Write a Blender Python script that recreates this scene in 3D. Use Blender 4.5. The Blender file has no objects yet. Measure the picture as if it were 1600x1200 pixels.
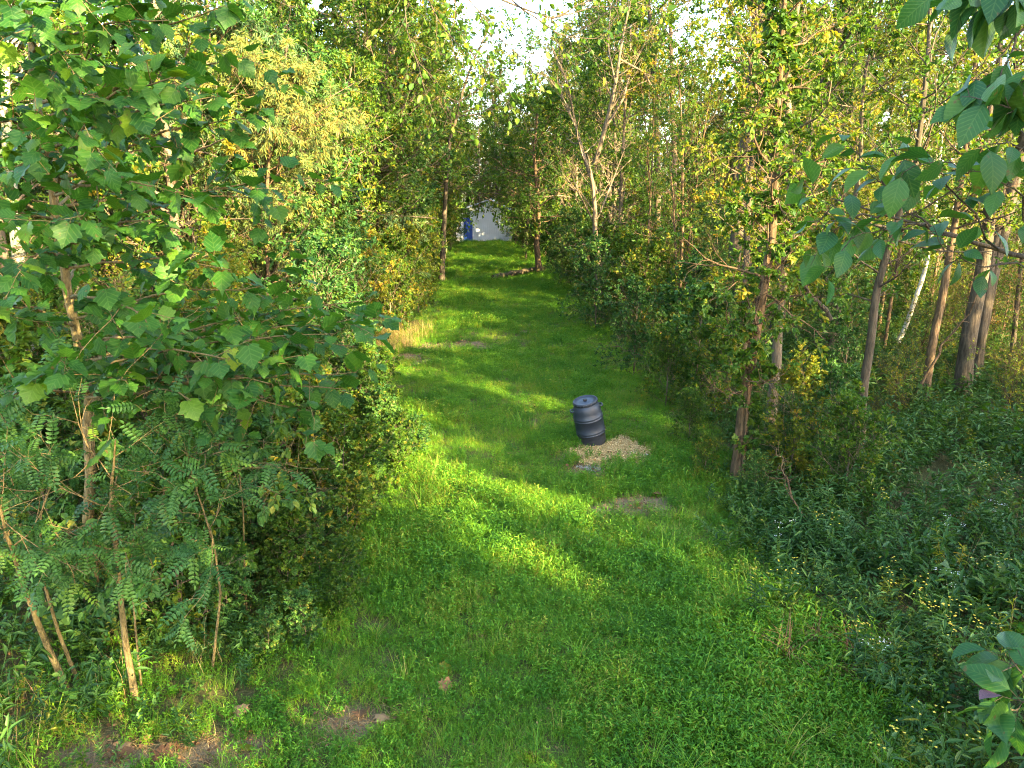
import bpy, math, random
import numpy as np
from mathutils import Vector, Matrix
R = math.radians
SC = bpy.context.scene
COL = SC.collection

# ------------------------------------------------------------------ camera, sky, sun, exposure
CAM_H, PITCH, FPX = 4.6, R(14.5), 1200.0
cam_d = bpy.data.cameras.new('camera'); cam_d.sensor_width = 36; cam_d.lens = 27.0
cam_d.clip_start = 0.05; cam_d.clip_end = 3000
cam = bpy.data.objects.new('camera', cam_d); COL.objects.link(cam)
cam.location = (0, 0, CAM_H); cam.rotation_euler = (R(90) - PITCH, 0, 0)
SC.camera = cam
SUN_EL = R(19.0)
SUN_DIR = Vector((0.70 * math.cos(SUN_EL), -0.714 * math.cos(SUN_EL), math.sin(SUN_EL))).normalized()  # towards the sun
w = bpy.data.worlds.new('World'); SC.world = w; w.use_nodes = True
nt = w.node_tree; nt.nodes.clear()
wo = nt.nodes.new('ShaderNodeOutputWorld'); bg = nt.nodes.new('ShaderNodeBackground')
sky = nt.nodes.new('ShaderNodeTexSky'); sky.sky_type = 'NISHITA'; sky.sun_disc = False
sky.sun_elevation = SUN_EL; sky.sun_rotation = math.atan2(SUN_DIR.x, SUN_DIR.y)
sky.air_density = 1.0; sky.dust_density = 1.6; sky.ozone_density = 1.0
bg.inputs['Strength'].default_value = 0.15
nt.links.new(sky.outputs[0], bg.inputs['Color']); nt.links.new(bg.outputs[0], wo.inputs['Surface'])
sd = bpy.data.lights.new('sun', 'SUN'); sd.energy = 4.8; sd.angle = R(0.5); sd.color = (1.0, 0.79, 0.42)
so = bpy.data.objects.new('sun', sd); COL.objects.link(so)
so.rotation_euler = SUN_DIR.to_track_quat('Z', 'Y').to_euler()
SC.view_settings.view_transform = 'Standard'; SC.view_settings.look = 'None'
SC.view_settings.exposure = 3.6; SC.view_settings.gamma = 1.0; SC.view_settings.use_curve_mapping = False
cy = SC.cycles
cy.max_bounces = 7; cy.diffuse_bounces = 3; cy.glossy_bounces = 2; cy.transmission_bounces = 5
cy.caustics_reflective = False; cy.caustics_refractive = False
cy.sample_clamp_indirect = 6.0; cy.filter_width = 1.1; cy.denoising_prefilter = 'NONE'

rs = np.random.RandomState(7)
random.seed(7)

# ------------------------------------------------------------------ placing by the photograph's lines of sight
CP, SP = math.cos(PITCH), math.sin(PITCH)
def ground(u, v, z=0.0):
    t = (v - 600) / FPX
    s = (CAM_H - z) / (SP + CP * t)
    return Vector(((u - 800) / FPX * s, s * (CP - SP * t), z))
def at(u, v, Y):
    t = (v - 600) / FPX
    s = Y / (CP - SP * t)
    return Vector(((u - 800) / FPX * s, Y, CAM_H - s * (SP + CP * t)))
EL_ = [(200, 1260), (330, 1200), (420, 1100), (525, 1000), (590, 900), (612, 800), (632, 700), (600, 620), (585, 570), (660, 530), (690, 490), (700, 440), (714, 400), (722, 378), (730, 350)]
ER_ = [(1340, 1260), (1300, 1200), (1250, 1100), (1212, 1000), (1180, 900), (1130, 800), (1082, 700), (1030, 600), (965, 550), (905, 500), (875, 450), (852, 425), (836, 400), (806, 378), (790, 350)]
LE = sorted([(ground(u, v).y, ground(u, v).x) for u, v in EL_]); RE = sorted([(ground(u, v).y, ground(u, v).x) for u, v in ER_])
def left_edge(y): return np.interp(y, [p[0] for p in LE], [p[1] for p in LE])
def right_edge(y): return np.interp(y, [p[0] for p in RE], [p[1] for p in RE])
def terr(x, y):
    x = np.asarray(x, float); y = np.asarray(y, float)
    return 0.05 * np.sin(x * 0.9 + y * 0.35) * np.cos(y * 0.5 - x * 0.3) + 0.03 * np.sin(x * 2.3 + 1) * np.sin(y * 1.9)

# ------------------------------------------------------------------ object helpers
def tag(o, label=None, cat=None, group=None, kind=None):
    if label: o['label'] = label
    if cat: o['category'] = cat
    if group: o['group'] = group
    if kind: o['kind'] = kind
    return o
def empty(name, loc=(0, 0, 0), rz=0.0, s=1.0):
    o = bpy.data.objects.new(name, None); COL.objects.link(o)
    o.location = loc; o.rotation_euler = (0, 0, rz); o.scale = (s, s, s); o.empty_display_size = .1
    return o
def link(name, me, parent=None, m=None):
    o = bpy.data.objects.new(name, me); COL.objects.link(o)
    if parent: o.parent = parent
    if m is not None:
        me.materials.clear(); me.materials.append(m)
    return o
def copy_tree(o, parent=None):
    c = o.copy(); COL.objects.link(c); c.parent = parent
    for ch in o.children: copy_tree(ch, c)
    return c

class Acc:
    """gathers vertices, triangles and quads, a per-vertex tint and UVs"""
    def __init__(s): s.v = []; s.q = []; s.t = []; s.n = 0; s.tint = []; s.uv = []
    def add(s, v, q=None, t=None, tint=None, uv=None):
        v = np.asarray(v, float).reshape(-1, 3)
        if q is not None and len(q): s.q.append(np.asarray(q).reshape(-1, 4) + s.n)
        if t is not None and len(t): s.t.append(np.asarray(t).reshape(-1, 3) + s.n)
        s.v.append(v); s.tint.append(np.broadcast_to(0.5 if tint is None else tint, (len(v),)))
        s.uv.append(np.zeros((len(v), 2)) if uv is None else uv)
        s.n += len(v)
    def mesh(s, name, smooth=True, m=None):
        me = bpy.data.meshes.new(name)
        if s.n == 0: return me
        v = np.concatenate(s.v).astype(np.float32)
        q = np.concatenate(s.q) if s.q else np.zeros((0, 4), int)
        t = np.concatenate(s.t) if s.t else np.zeros((0, 3), int)
        loops = np.concatenate([q.ravel(), t.ravel()]).astype(np.int32)
        starts = np.concatenate([np.arange(len(q)) * 4, len(q) * 4 + np.arange(len(t)) * 3]).astype(np.int32)
        me.vertices.add(len(v)); me.vertices.foreach_set('co', v.ravel())
        me.loops.add(len(loops)); me.loops.foreach_set('vertex_index', loops)
        me.polygons.add(len(starts)); me.polygons.foreach_set('loop_start', starts)
        me.polygons.foreach_set('use_smooth', np.full(len(starts), smooth))
        a = me.attributes.new('tint', 'FLOAT', 'POINT'); a.data.foreach_set('value', np.concatenate(s.tint).astype(np.float32))
        uv = np.concatenate(s.uv)[loops].astype(np.float32)
        u = me.uv_layers.new(name='UVMap'); u.data.foreach_set('uv', uv.ravel())
        me.update(calc_edges=True)
        if m is not None: me.materials.append(m)
        return me

def nrm(a): return a / np.maximum(np.linalg.norm(a, axis=-1, keepdims=True), 1e-9)
def tubes(acc, P, Rr, sides=5, tint=None):
    """P (M,S,3) paths, Rr (M,S) radii -> tubes"""
    M, S, _ = P.shape
    T = np.gradient(P, axis=1); T = nrm(T)
    ref = np.zeros((M, 3)); ref[:, 2] = 1
    mean = nrm(T.mean(1)); ref[np.abs(mean[:, 2]) > .8] = (1, 0, 0)
    ref = ref[:, None, :]
    A = nrm(np.cross(T, ref)); B = np.cross(T, A)
    th = np.arange(sides) / sides * 2 * np.pi
    V = P[:, :, None, :] + Rr[:, :, None, None] * (A[:, :, None, :] * np.cos(th)[None, None, :, None] + B[:, :, None, :] * np.sin(th)[None, None, :, None])
    i = np.arange(M)[:, None, None] * S * sides; j = np.arange(S - 1)[None, :, None] * sides; k = np.arange(sides)[None, None, :]; k2 = (k + 1) % sides
    q = np.stack([i + j + k, i + j + k2, i + j + sides + k2, i + j + sides + k], -1)
    acc.add(V, q=q, tint=tint)
def batch_paths(st, d, L, nseg, wander, up, r):
    M = len(st); P = np.zeros((M, nseg + 1, 3)); P[:, 0] = st; d = nrm(d.copy())
    for k in range(nseg):
        d = d + r.normal(0, wander, (M, 3)); d[:, 2] += up
        d = nrm(d); P[:, k + 1] = P[:, k] + d * (L / nseg)[:, None]
    return P
def spawn(P, Rr, n, a, b, ang, r, jit=.25, upb=0.0):
    """n children off every path of P: start, direction, parent radius, param"""
    M, S, _ = P.shape
    t = (a + (b - a) * ((np.arange(n)[None, :] + r.uniform(0, 1, (M, n))) / n))
    f = t * (S - 1); i = np.minimum(f.astype(int), S - 2); w_ = (f - i)[..., None]
    m = np.arange(M)[:, None]
    pos = P[m, i] * (1 - w_) + P[m, i + 1] * w_
    rad = Rr[m, i] * (1 - w_[..., 0]) + Rr[m, i + 1] * w_[..., 0]
    td = nrm(P[m, i + 1] - P[m, i])
    az = (np.arange(n)[None, :] * 2.4 + r.uniform(0, 6.28, (M, 1)) + r.normal(0, .5, (M, n)))
    ref = np.where(np.abs(td[..., 2:3]) > .8, np.array([1., 0, 0]), np.array([0, 0, 1.]))
    A = nrm(np.cross(td, ref)); B = np.cross(td, A)
    an = ang + r.normal(0, jit, (M, n))
    d = td * np.cos(an)[..., None] + (A * np.cos(az)[..., None] + B * np.sin(az)[..., None]) * np.sin(an)[..., None]
    d[..., 2] += upb
    return pos.reshape(-1, 3), nrm(d.reshape(-1, 3)), rad.reshape(-1), t.reshape(-1)

# leaf outlines: base at the origin, tip along +Y, face up +Z
def T_oval(wd=.3, fold=.08, droop=.12):
    v = np.array([[0, 0, 0], [-wd * .8, .3, fold], [-wd * .75, .65, fold * .6], [0, 1, -droop], [wd * .75, .65, fold * .6], [wd * .8, .3, fold]])
    return v, np.array([[0, 3, 2, 1], [0, 5, 4, 3]]), None
def T_diam(wd=.3, fold=.08):
    v = np.array([[0, 0, 0], [-wd, .45, fold], [0, 1, -.06], [wd, .45, fold]])
    return v, None, np.array([[0, 2, 1], [0, 3, 2]])
def T_lance(wd=.09, droop=.25):
    v = np.array([[0, 0, 0], [-wd, .35, .02], [-wd * .8, .7, -droop * .4], [0, 1, -droop], [wd * .8, .7, -droop * .4], [wd, .35, .02]])
    return v, np.array([[0, 3, 2, 1], [0, 5, 4, 3]]), None
def T_pinnate(n=7, ll=.2, wd=.36):
    V = []; Q = []; k = 0
    for i in range(n):
        y = .14 + .8 * i / n
        for s in (-1, 1):
            L = ll * (1 - .35 * abs(i / n - .4)); d = np.array([s * .93, .3, -.12 - .1 * ((i * 7 + s) % 3)]); d /= np.linalg.norm(d)
            p = np.array([0, y, -.12 * y * y]); x = np.array([-d[1] * s, d[0] * s, 0.]); 
            z = np.array([0, 0, .03 * L / .2])
            for (a, b, c) in ((0, 0, 0), (-wd * .45, .3, .5), (-wd * .4, .72, .3), (0, 1, 0), (wd * .4, .72, .3), (wd * .45, .3, .5)):
                V.append(p + d * b * L + x * a * L + z * c)
            Q += [[k, k + 3, k + 2, k + 1], [k, k + 5, k + 4, k + 3]] if s > 0 else [[k, k + 1, k + 2, k + 3], [k, k + 3, k + 4, k + 5]]
            k += 6
    p = np.array([0, .9, -.1]); V += [p, p + [-.05, .1, .01], p + [0, .22, -.02], p + [.05, .1, .01]]; Q += [[k, k + 3, k + 2, k + 1]]; k += 4
    V += [np.array([-.006, 0, 0]), np.array([.006, 0, 0]), np.array([.004, .92, -.1]), np.array([-.004, .92, -.1])]; Q += [[k, k + 1, k + 2, k + 3]]
    return np.array(V), np.array(Q), None
LOBES = [(0, 0), (.12, -.06), (.30, -.03), (.42, .08), (.40, .18), (.52, .28), (.62, .40), (.50, .46), (.42, .53), (.42, .66), (.28, .72), (.13, .86), (0, 1.0)]
def T_lobed(cup=.12, droop=.25, jit=0, seed=0):
    r = np.random.RandomState(seed)
    out = [(x, y) for x, y in LOBES]; mir = [(-x, y) for x, y in LOBES[1:-1]][::-1]
    pts = np.array(out + mir, float); pts[:, 0] *= .95; pts += r.normal(0, jit, pts.shape)
    inner = pts * .5 + np.array([0, .22])[None, :]; inner[:, 0] *= .95
    allp = np.concatenate([pts, inner, [[0, .36]]]); n = len(pts)
    z = cup * np.abs(allp[:, 0]) - droop * np.maximum(allp[:, 1] - .2, 0) ** 2 - .5 * droop * allp[:, 0] ** 2
    z[:n] += r.normal(0, .018, n) + .02 * np.sin(np.arange(n) * 2.1 + seed)
    V = np.column_stack([allp, z]); Q = []; Tt = []
    for i in range(n):
        j = (i + 1) % n; Q.append([i, j, n + j, n + i]); Tt.append([n + i, n + j, 2 * n])
    return V, np.array(Q), np.array(Tt)
def uv_of(tv): return np.column_stack([tv[:, 0] + .5, tv[:, 1]])

def leaves(acc, tpl, pos, ax, nr, size, tint):
    tv, q, t = tpl; N = len(pos); K = len(tv)
    ax = nrm(ax); x = nrm(np.cross(ax, nr)); z = np.cross(x, ax)
    M_ = np.stack([x, ax, z], -1)  # columns
    V = pos[:, None, :] + size[:, None, None] * np.einsum('nij,kj->nki', M_, tv)
    off = (np.arange(N) * K)[:, None, None]
    acc.add(V, q=None if q is None else (q[None] + off), t=None if t is None else (t[None] + off), tint=np.repeat(tint, K), uv=np.tile(uv_of(tv), (N, 1)))
def up_normals(n, r, tilt=.55):
    a = np.zeros((n, 3)); a[:, 2] = 1; return nrm(a + r.normal(0, tilt, (n, 3)))

def tree_data(seed, trunk, tr, n1=26, n2=7, n3=5, nleaf=9, t0=.2, L1=2.2, ang1=1.15, up1=.06, ratio=.5, tpl=None, ls=.1, lsj=.25,
              shape=1.0, droopl=.0, wander=.13, ntr=10, side=.8, upb=0.0, tw=.42, sides=7, tilt=.55, leafless=0.0, up3=.0, clump=.14):
    """returns (wood Acc, leaf arrays dict)"""
    r = np.random.RandomState(seed); wd = Acc()
    trunk = np.asarray(trunk, float)
    s = np.linspace(0, 1, len(trunk)); ss = np.linspace(0, 1, ntr * 2)
    T = np.column_stack([np.interp(ss, s, trunk[:, k]) for k in range(3)])
    for k in (0, 1):
        T[1:, k] += np.cumsum(r.normal(0, tr * .18, len(T) - 1)) * np.linspace(.3, 1, len(T) - 1)
    rad = tr * (1 - ss) ** .8 * .85 + tr * .12; rad[0] *= 1.35; rad[1] *= 1.08
    tubes(wd, T[None], rad[None], sides)
    P0, D0, R0, t = spawn(T[None], rad[None], n1, t0, .98, ang1, r, upb=upb)
    prof = (np.sin(np.clip((t - t0) / (1 - t0), 0, 1) * np.pi * .75 + .5)) ** .8 * shape + (1 - shape)
    Lb = L1 * np.clip(prof, .15, 1) * r.uniform(.65, 1.15, len(t))
    rb = np.minimum(R0 * .42, .008 + Lb * .010)
    P1 = batch_paths(P0, D0, Lb, 6, wander, up1, r); Rb = rb[:, None] * np.linspace(1, .3, 7)[None]
    tubes(wd, P1, Rb, 5)
    P0, D0, R0, t = spawn(P1, Rb, n2, .2, 1.0, .8, r, upb=.05)
    L2 = np.repeat(Lb, n2) * ratio * (1.15 - .65 * t) * r.uniform(.6, 1.2, len(t))
    r2 = np.maximum(R0 * .6, .004)
    P2 = batch_paths(P0, D0, L2, 4, wander * 1.1, up1 * .5, r); R2 = r2[:, None] * np.linspace(1, .4, 5)[None]
    tubes(wd, P2, R2, 4)
    P0, D0, R0, t = spawn(P2, R2, n3, .15, 1.0, .75, r)
    L3 = np.clip(np.repeat(L2, n3) * tw * (1.2 - .5 * t), .1, .9) * r.uniform(.6, 1.3, len(t))
    P3 = batch_paths(P0, D0, L3, 2, .15, up3 - droopl, r); R3 = np.maximum(R0 * .5, .0022)[:, None] * np.linspace(1, .5, 3)[None]
    tubes(wd, P3, R3, 3)
    keep = (r.uniform(0, 1, len(P3)) >= leafless) & (np.repeat(r.uniform(0, 1, len(P2)), n3) >= clump)
    btw = np.repeat(r.normal(0, .13, len(P2)), n3)[keep]; P3 = P3[keep]
    pos, dr, _, tt = spawn(P3, np.ones(P3.shape[:2]), nleaf, .1, 1.02, side, r, jit=.35)
    dr[:, 2] -= droopl + .1
    N = len(pos)
    twt = np.repeat(btw + r.normal(0, .08, len(P3)), nleaf)
    tint = np.clip(.5 + twt + r.normal(0, .16, N), 0, 1)
    return wd, dict(pos=pos, ax=nrm(dr), nr=up_normals(N, r, tilt), size=ls * (1 + r.uniform(-lsj, lsj, N)), tint=tint)

# ------------------------------------------------------------------ materials
def mat(name):
    m = bpy.data.materials.new(name); m.use_nodes = True
    return m, m.node_tree.nodes, m.node_tree.links, m.node_tree.nodes['Principled BSDF']
def ramp(N, stops):
    c = N.new('ShaderNodeValToRGB'); e = c.color_ramp.elements
    while len(e) < len(stops): e.new(.5)
    for k, (p, col) in enumerate(stops): e[k].position = p; e[k].color = (*col, 1)
    return c
def noise(N, L, scale, detail=4, rough=.6, coord='Object', vec=None, stretch=None):
    tc = N.new('ShaderNodeTexCoord'); n = N.new('ShaderNodeTexNoise')
    n.inputs['Scale'].default_value = scale; n.inputs['Detail'].default_value = detail; n.inputs['Roughness'].default_value = rough
    src = tc.outputs[coord]
    if stretch:
        mp = N.new('ShaderNodeMapping'); mp.inputs['Scale'].default_value = stretch; L.new(src, mp.inputs[0]); src = mp.outputs[0]
    L.new(src, n.inputs['Vector']); return n
def math_n(N, L, op, a, b=None, c=None):
    n = N.new('ShaderNodeMath'); n.operation = op
    for i, x in enumerate((a, b, c)):
        if x is None: continue
        if isinstance(x, (int, float)): n.inputs[i].default_value = x
        else: L.new(x, n.inputs[i])
    return n.outputs[0]
def leaf_mat(name, stops, trans=.42, rough=.5, tcol=(1.5, 1.35, .5), patch=0, veins=0, objvar=.25, spec=.22):
    m, N, L, b = mat(name)
    at_ = N.new('ShaderNodeAttribute'); at_.attribute_name = 'tint'
    oi = N.new('ShaderNodeObjectInfo')
    v = math_n(N, L, 'MULTIPLY_ADD', math_n(N, L, 'SUBTRACT', oi.outputs['Random'], .5), objvar, at_.outputs['Fac'])
    if patch:
        ge = N.new('ShaderNodeNewGeometry'); pn = N.new('ShaderNodeTexNoise'); pn.inputs['Scale'].default_value = .9; pn.inputs['Detail'].default_value = 4; L.new(ge.outputs['Position'], pn.inputs['Vector'])
        v = math_n(N, L, 'MULTIPLY_ADD', math_n(N, L, 'SUBTRACT', pn.outputs[0], .5), patch, v)
    rp = ramp(N, stops); L.new(v, rp.inputs[0]); col = rp.outputs[0]
    if veins:
        ge = N.new('ShaderNodeNewGeometry'); pn = N.new('ShaderNodeTexNoise'); pn.inputs['Scale'].default_value = 23; pn.inputs['Detail'].default_value = 3; L.new(ge.outputs['Position'], pn.inputs['Vector'])
        sr = N.new('ShaderNodeMapRange'); L.new(pn.outputs[0], sr.inputs[0]); sr.inputs[1].default_value = .66; sr.inputs[2].default_value = .72
        ms_ = N.new('ShaderNodeMixRGB'); L.new(sr.outputs[0], ms_.inputs[0]); L.new(col, ms_.inputs[1]); ms_.inputs[2].default_value = (.10, .065, .02, 1); col = ms_.outputs[0]
    if veins:
        uv = N.new('ShaderNodeUVMap'); sp = N.new('ShaderNodeSeparateXYZ'); L.new(uv.outputs[0], sp.inputs[0])
        ax = math_n(N, L, 'ABSOLUTE', math_n(N, L, 'SUBTRACT', sp.outputs[0], .5))
        k = math_n(N, L, 'MULTIPLY', math_n(N, L, 'SUBTRACT', sp.outputs[1], math_n(N, L, 'MULTIPLY', ax, .9)), veins)
        fr = math_n(N, L, 'ABSOLUTE', math_n(N, L, 'SUBTRACT', math_n(N, L, 'FRACT', k), .5))
        lat = math_n(N, L, 'SMOOTH_MIN', math_n(N, L, 'MULTIPLY', fr, .12), ax, .01)
        vm = N.new('ShaderNodeMapRange'); L.new(lat, vm.inputs[0]); vm.inputs[1].default_value = .0; vm.inputs[2].default_value = .022
        vm.inputs[3].default_value = 1; vm.inputs[4].default_value = 0
        mx = N.new('ShaderNodeMixRGB'); mx.blend_type = 'MIX'; L.new(math_n(N, L, 'MULTIPLY', vm.outputs[0], .22), mx.inputs[0]); L.new(col, mx.inputs[1])
        mx.inputs[2].default_value = (.16, .24, .06, 1); col = mx.outputs[0]
        nz = noise(N, L, 14, 3); mx2 = N.new('ShaderNodeMixRGB'); mx2.blend_type = 'MULTIPLY'; mx2.inputs[0].default_value = .55
        L.new(col, mx2.inputs[1]); rr = ramp(N, [(.3, (.7, .75, .7)), (.7, (1.15, 1.1, 1))]); L.new(nz.outputs[0], rr.inputs[0]); L.new(rr.outputs[0], mx2.inputs[2]); col = mx2.outputs[0]
        bp = N.new('ShaderNodeBump'); bp.inputs['Strength'].default_value = .2; bp.inputs['Distance'].default_value = .003
        L.new(vm.outputs[0], bp.inputs['Height']); L.new(bp.outputs[0], b.inputs['Normal'])
    L.new(col, b.inputs['Base Color']); b.inputs['Roughness'].default_value = rough
    b.inputs['Specular IOR Level'].default_value = spec
    tr = N.new('ShaderNodeBsdfTranslucent'); mm = N.new('ShaderNodeMixRGB'); mm.blend_type = 'MULTIPLY'; mm.inputs[0].default_value = 1
    L.new(col, mm.inputs[1]); mm.inputs[2].default_value = (*tcol, 1); L.new(mm.outputs[0], tr.inputs['Color'])
    ms = N.new('ShaderNodeMixShader'); ms.inputs[0].default_value = trans
    L.new(b.outputs[0], ms.inputs[1]); L.new(tr.outputs[0], ms.inputs[2])
    L.new(ms.outputs[0], N['Material Output'].inputs['Surface'])
    return m
def bark_mat(name, c1, c2, scale=18, c3=None):
    m, N, L, b = mat(name)
    n = noise(N, L, scale, 6, .65, stretch=(1, 1, .22)); rp = ramp(N, [(.32, c1), (.62, c2)] + ([(.8, c3)] if c3 else []))
    L.new(n.outputs[0], rp.inputs[0]); n2 = noise(N, L, 1.3, 3); r2 = ramp(N, [(.35, (.65, .7, .6)), (.7, (1.15, 1.1, 1.05))]); L.new(n2.outputs[0], r2.inputs[0])
    mx = N.new('ShaderNodeMixRGB'); mx.blend_type = 'MULTIPLY'; mx.inputs[0].default_value = 1; L.new(rp.outputs[0], mx.inputs[1]); L.new(r2.outputs[0], mx.inputs[2])
    L.new(mx.outputs[0], b.inputs['Base Color']); b.inputs['Roughness'].default_value = .9; b.inputs['Specular IOR Level'].default_value = .15
    bp = N.new('ShaderNodeBump'); bp.inputs['Strength'].default_value = 1.0; bp.inputs['Distance'].default_value = .04
    L.new(n.outputs[0], bp.inputs['Height']); L.new(bp.outputs[0], b.inputs['Normal'])
    return m
def plain(name, col, rough=.6, metal=0, bump=0, scale=30, var=.15, spec=.4):
    m, N, L, b = mat(name)
    n = noise(N, L, scale, 5); c0 = tuple(x * (1 - var) for x in col); c1 = tuple(min(1, x * (1 + var)) for x in col)
    rp = ramp(N, [(.3, c0), (.7, c1)]); L.new(n.outputs[0], rp.inputs[0]); L.new(rp.outputs[0], b.inputs['Base Color'])
    b.inputs['Roughness'].default_value = rough; b.inputs['Metallic'].default_value = metal; b.inputs['Specular IOR Level'].default_value = spec
    if bump:
        bp = N.new('ShaderNodeBump'); bp.inputs['Strength'].default_value = bump; bp.inputs['Distance'].default_value = .01
        L.new(n.outputs[0], bp.inputs['Height']); L.new(bp.outputs[0], b.inputs['Normal'])
    return m

G_SYC = leaf_mat('leaf sycamore', [(.1, (.016, .070, .010)), (.5, (.032, .100, .010)), (.78, (.075, .15, .010)), (1.0, (.18, .21, .012))], trans=.42, veins=4.5, rough=.5, spec=.2, objvar=.4)
G_BRANCH = leaf_mat('leaf dogwood', [(.1, (.016, .07, .018)), (.6, (.028, .095, .018)), (.95, (.06, .135, .015))], trans=.34, veins=9, rough=.45, spec=.28, objvar=.6)
G_LOC = leaf_mat('leaf locust', [(.1, (.024, .072, .016)), (.6, (.040, .105, .022)), (.95, (.085, .155, .02))], trans=.32, rough=.5, spec=.22)
G_MAPLE = leaf_mat('leaf broad green', [(.1, (.022, .062, .008)), (.5, (.048, .108, .010)), (.8, (.105, .155, .013)), (.98, (.25, .20, .02))], trans=.45)
G_DARK = leaf_mat('leaf deep green', [(.1, (.020, .065, .014)), (.5, (.036, .10, .018)), (.85, (.08, .145, .02)), (.98, (.2, .2, .03))], trans=.32)
G_YEL = leaf_mat('leaf yellow green', [(.1, (.05, .09, .008)), (.45, (.10, .14, .010)), (.8, (.18, .18, .014)), (.98, (.29, .18, .02))], trans=.45, objvar=.3)
G_WIL = leaf_mat('leaf willow', [(.1, (.07, .12, .04)), (.4, (.12, .17, .045)), (.7, (.21, .20, .045)), (.97, (.32, .21, .05))], trans=.4)
G_WILG = leaf_mat('leaf grey green', [(.1, (.05, .11, .05)), (.5, (.085, .165, .07)), (.9, (.17, .21, .06))], trans=.4)
G_GRASS = leaf_mat('grass blade', [(.1, (.055, .15, .012)), (.45, (.105, .245, .013)), (.8, (.18, .30, .016)), (.98, (.28, .25, .06))], trans=.42, patch=.9, objvar=.45, tcol=(1.4, 1.3, .4))
G_STILT = leaf_mat('leaf low cover', [(.1, (.035, .12, .010)), (.45, (.072, .205, .012)), (.85, (.15, .28, .015)), (.98, (.26, .26, .035))], trans=.4, patch=.9, objvar=.5, tcol=(1.4, 1.3, .4))
G_WEED = leaf_mat('leaf tall weed', [(.1, (.018, .055, .010)), (.5, (.032, .085, .015)), (.85, (.065, .125, .02)), (.98, (.14, .16, .03))], trans=.28, objvar=.4)
G_DRY = leaf_mat('dry grass', [(.1, (.20, .12, .05)), (.5, (.34, .22, .09)), (.9, (.42, .33, .14))], trans=.35, tcol=(1.2, 1.05, .7))
G_BROWN = leaf_mat('dead leaf', [(.1, (.07, .035, .015)), (.5, (.15, .075, .03)), (.9, (.27, .16, .07))], trans=.15, tcol=(1.2, .9, .6), rough=.75)
BARK = bark_mat('bark brown', (.07, .05, .035), (.19, .145, .10))
BARK_D = bark_mat('bark dark', (.035, .027, .02), (.11, .085, .06))
BARK_L = bark_mat('bark pale', (.30, .27, .21), (.52, .48, .40), 6, (.16, .14, .10))
BARK_Y = bark_mat('bark sapling', (.09, .065, .03), (.23, .17, .08), 30, (.30, .27, .18))
BARK_T = bark_mat('bark tan', (.040, .026, .016), (.155, .10, .058), 20, (.22, .175, .12))
PETAL_Y = plain('yellow petal', (.50, .36, .025), .6)
PETAL_W = plain('white petal', (.55, .55, .50), .7)

# ------------------------------------------------------------------ ground
def ground_mesh():
    ys = np.concatenate([np.linspace(-60, 2, 12)[:-1], np.linspace(2, 30, 150)[:-1], np.linspace(30, 110, 60)[:-1], np.linspace(110, 900, 14)])
    xs = np.concatenate([np.linspace(-700, -30, 12)[:-1], np.linspace(-30, -8, 24)[:-1], np.linspace(-8, 8, 90)[:-1], np.linspace(8, 30, 24)[:-1], np.linspace(30, 700, 12)])
    X, Y = np.meshgrid(xs, ys); Z = terr(X, Y)
    V = np.stack([X, Y, Z], -1); nx = len(xs); ny = len(ys)
    i = np.arange(ny - 1)[:, None] * nx; j = np.arange(nx - 1)[None]
    q = np.stack([i + j, i + j + 1, i + j + nx + 1, i + j + nx], -1)
    a = Acc(); a.add(V, q=q)
    me = a.mesh('ground'); at2 = me.attributes.new('bare', 'FLOAT', 'POINT')
    x = X.ravel(); y = Y.ravel()
    at2.data.foreach_set('value', bare(x, y).astype(np.float32))
    return me
BARES = [((345, 1175), .45, .2), ((190, 1185), .5, .2), ((540, 1135), .35, .2), ((985, 788), .75, .38), ((960, 708), .82, .8), ((925, 735), .5, .25), ((690, 541), 1.5, .6),
         ((845, 519), .7, .35), ((620, 560), 1.2, .9), ((1080, 650), .5, .3)]
BW = [(ground(*c), a, b) for c, a, b in BARES]
def bare(x, y):
    f = np.zeros_like(x)
    for g, a, b in BW:
        d = ((x - g.x) / a) ** 2 + ((y - g.y) / b) ** 2
        wob = .45 * np.sin(x * 5 + y * 3) + .4 * np.sin(y * 7 - x * 4) + .3 * np.sin(x * 13 + 1) * np.sin(y * 11)
        f = np.maximum(f, np.clip(1.5 - 1.1 * (d + wob), 0, 1))
    return f
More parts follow.
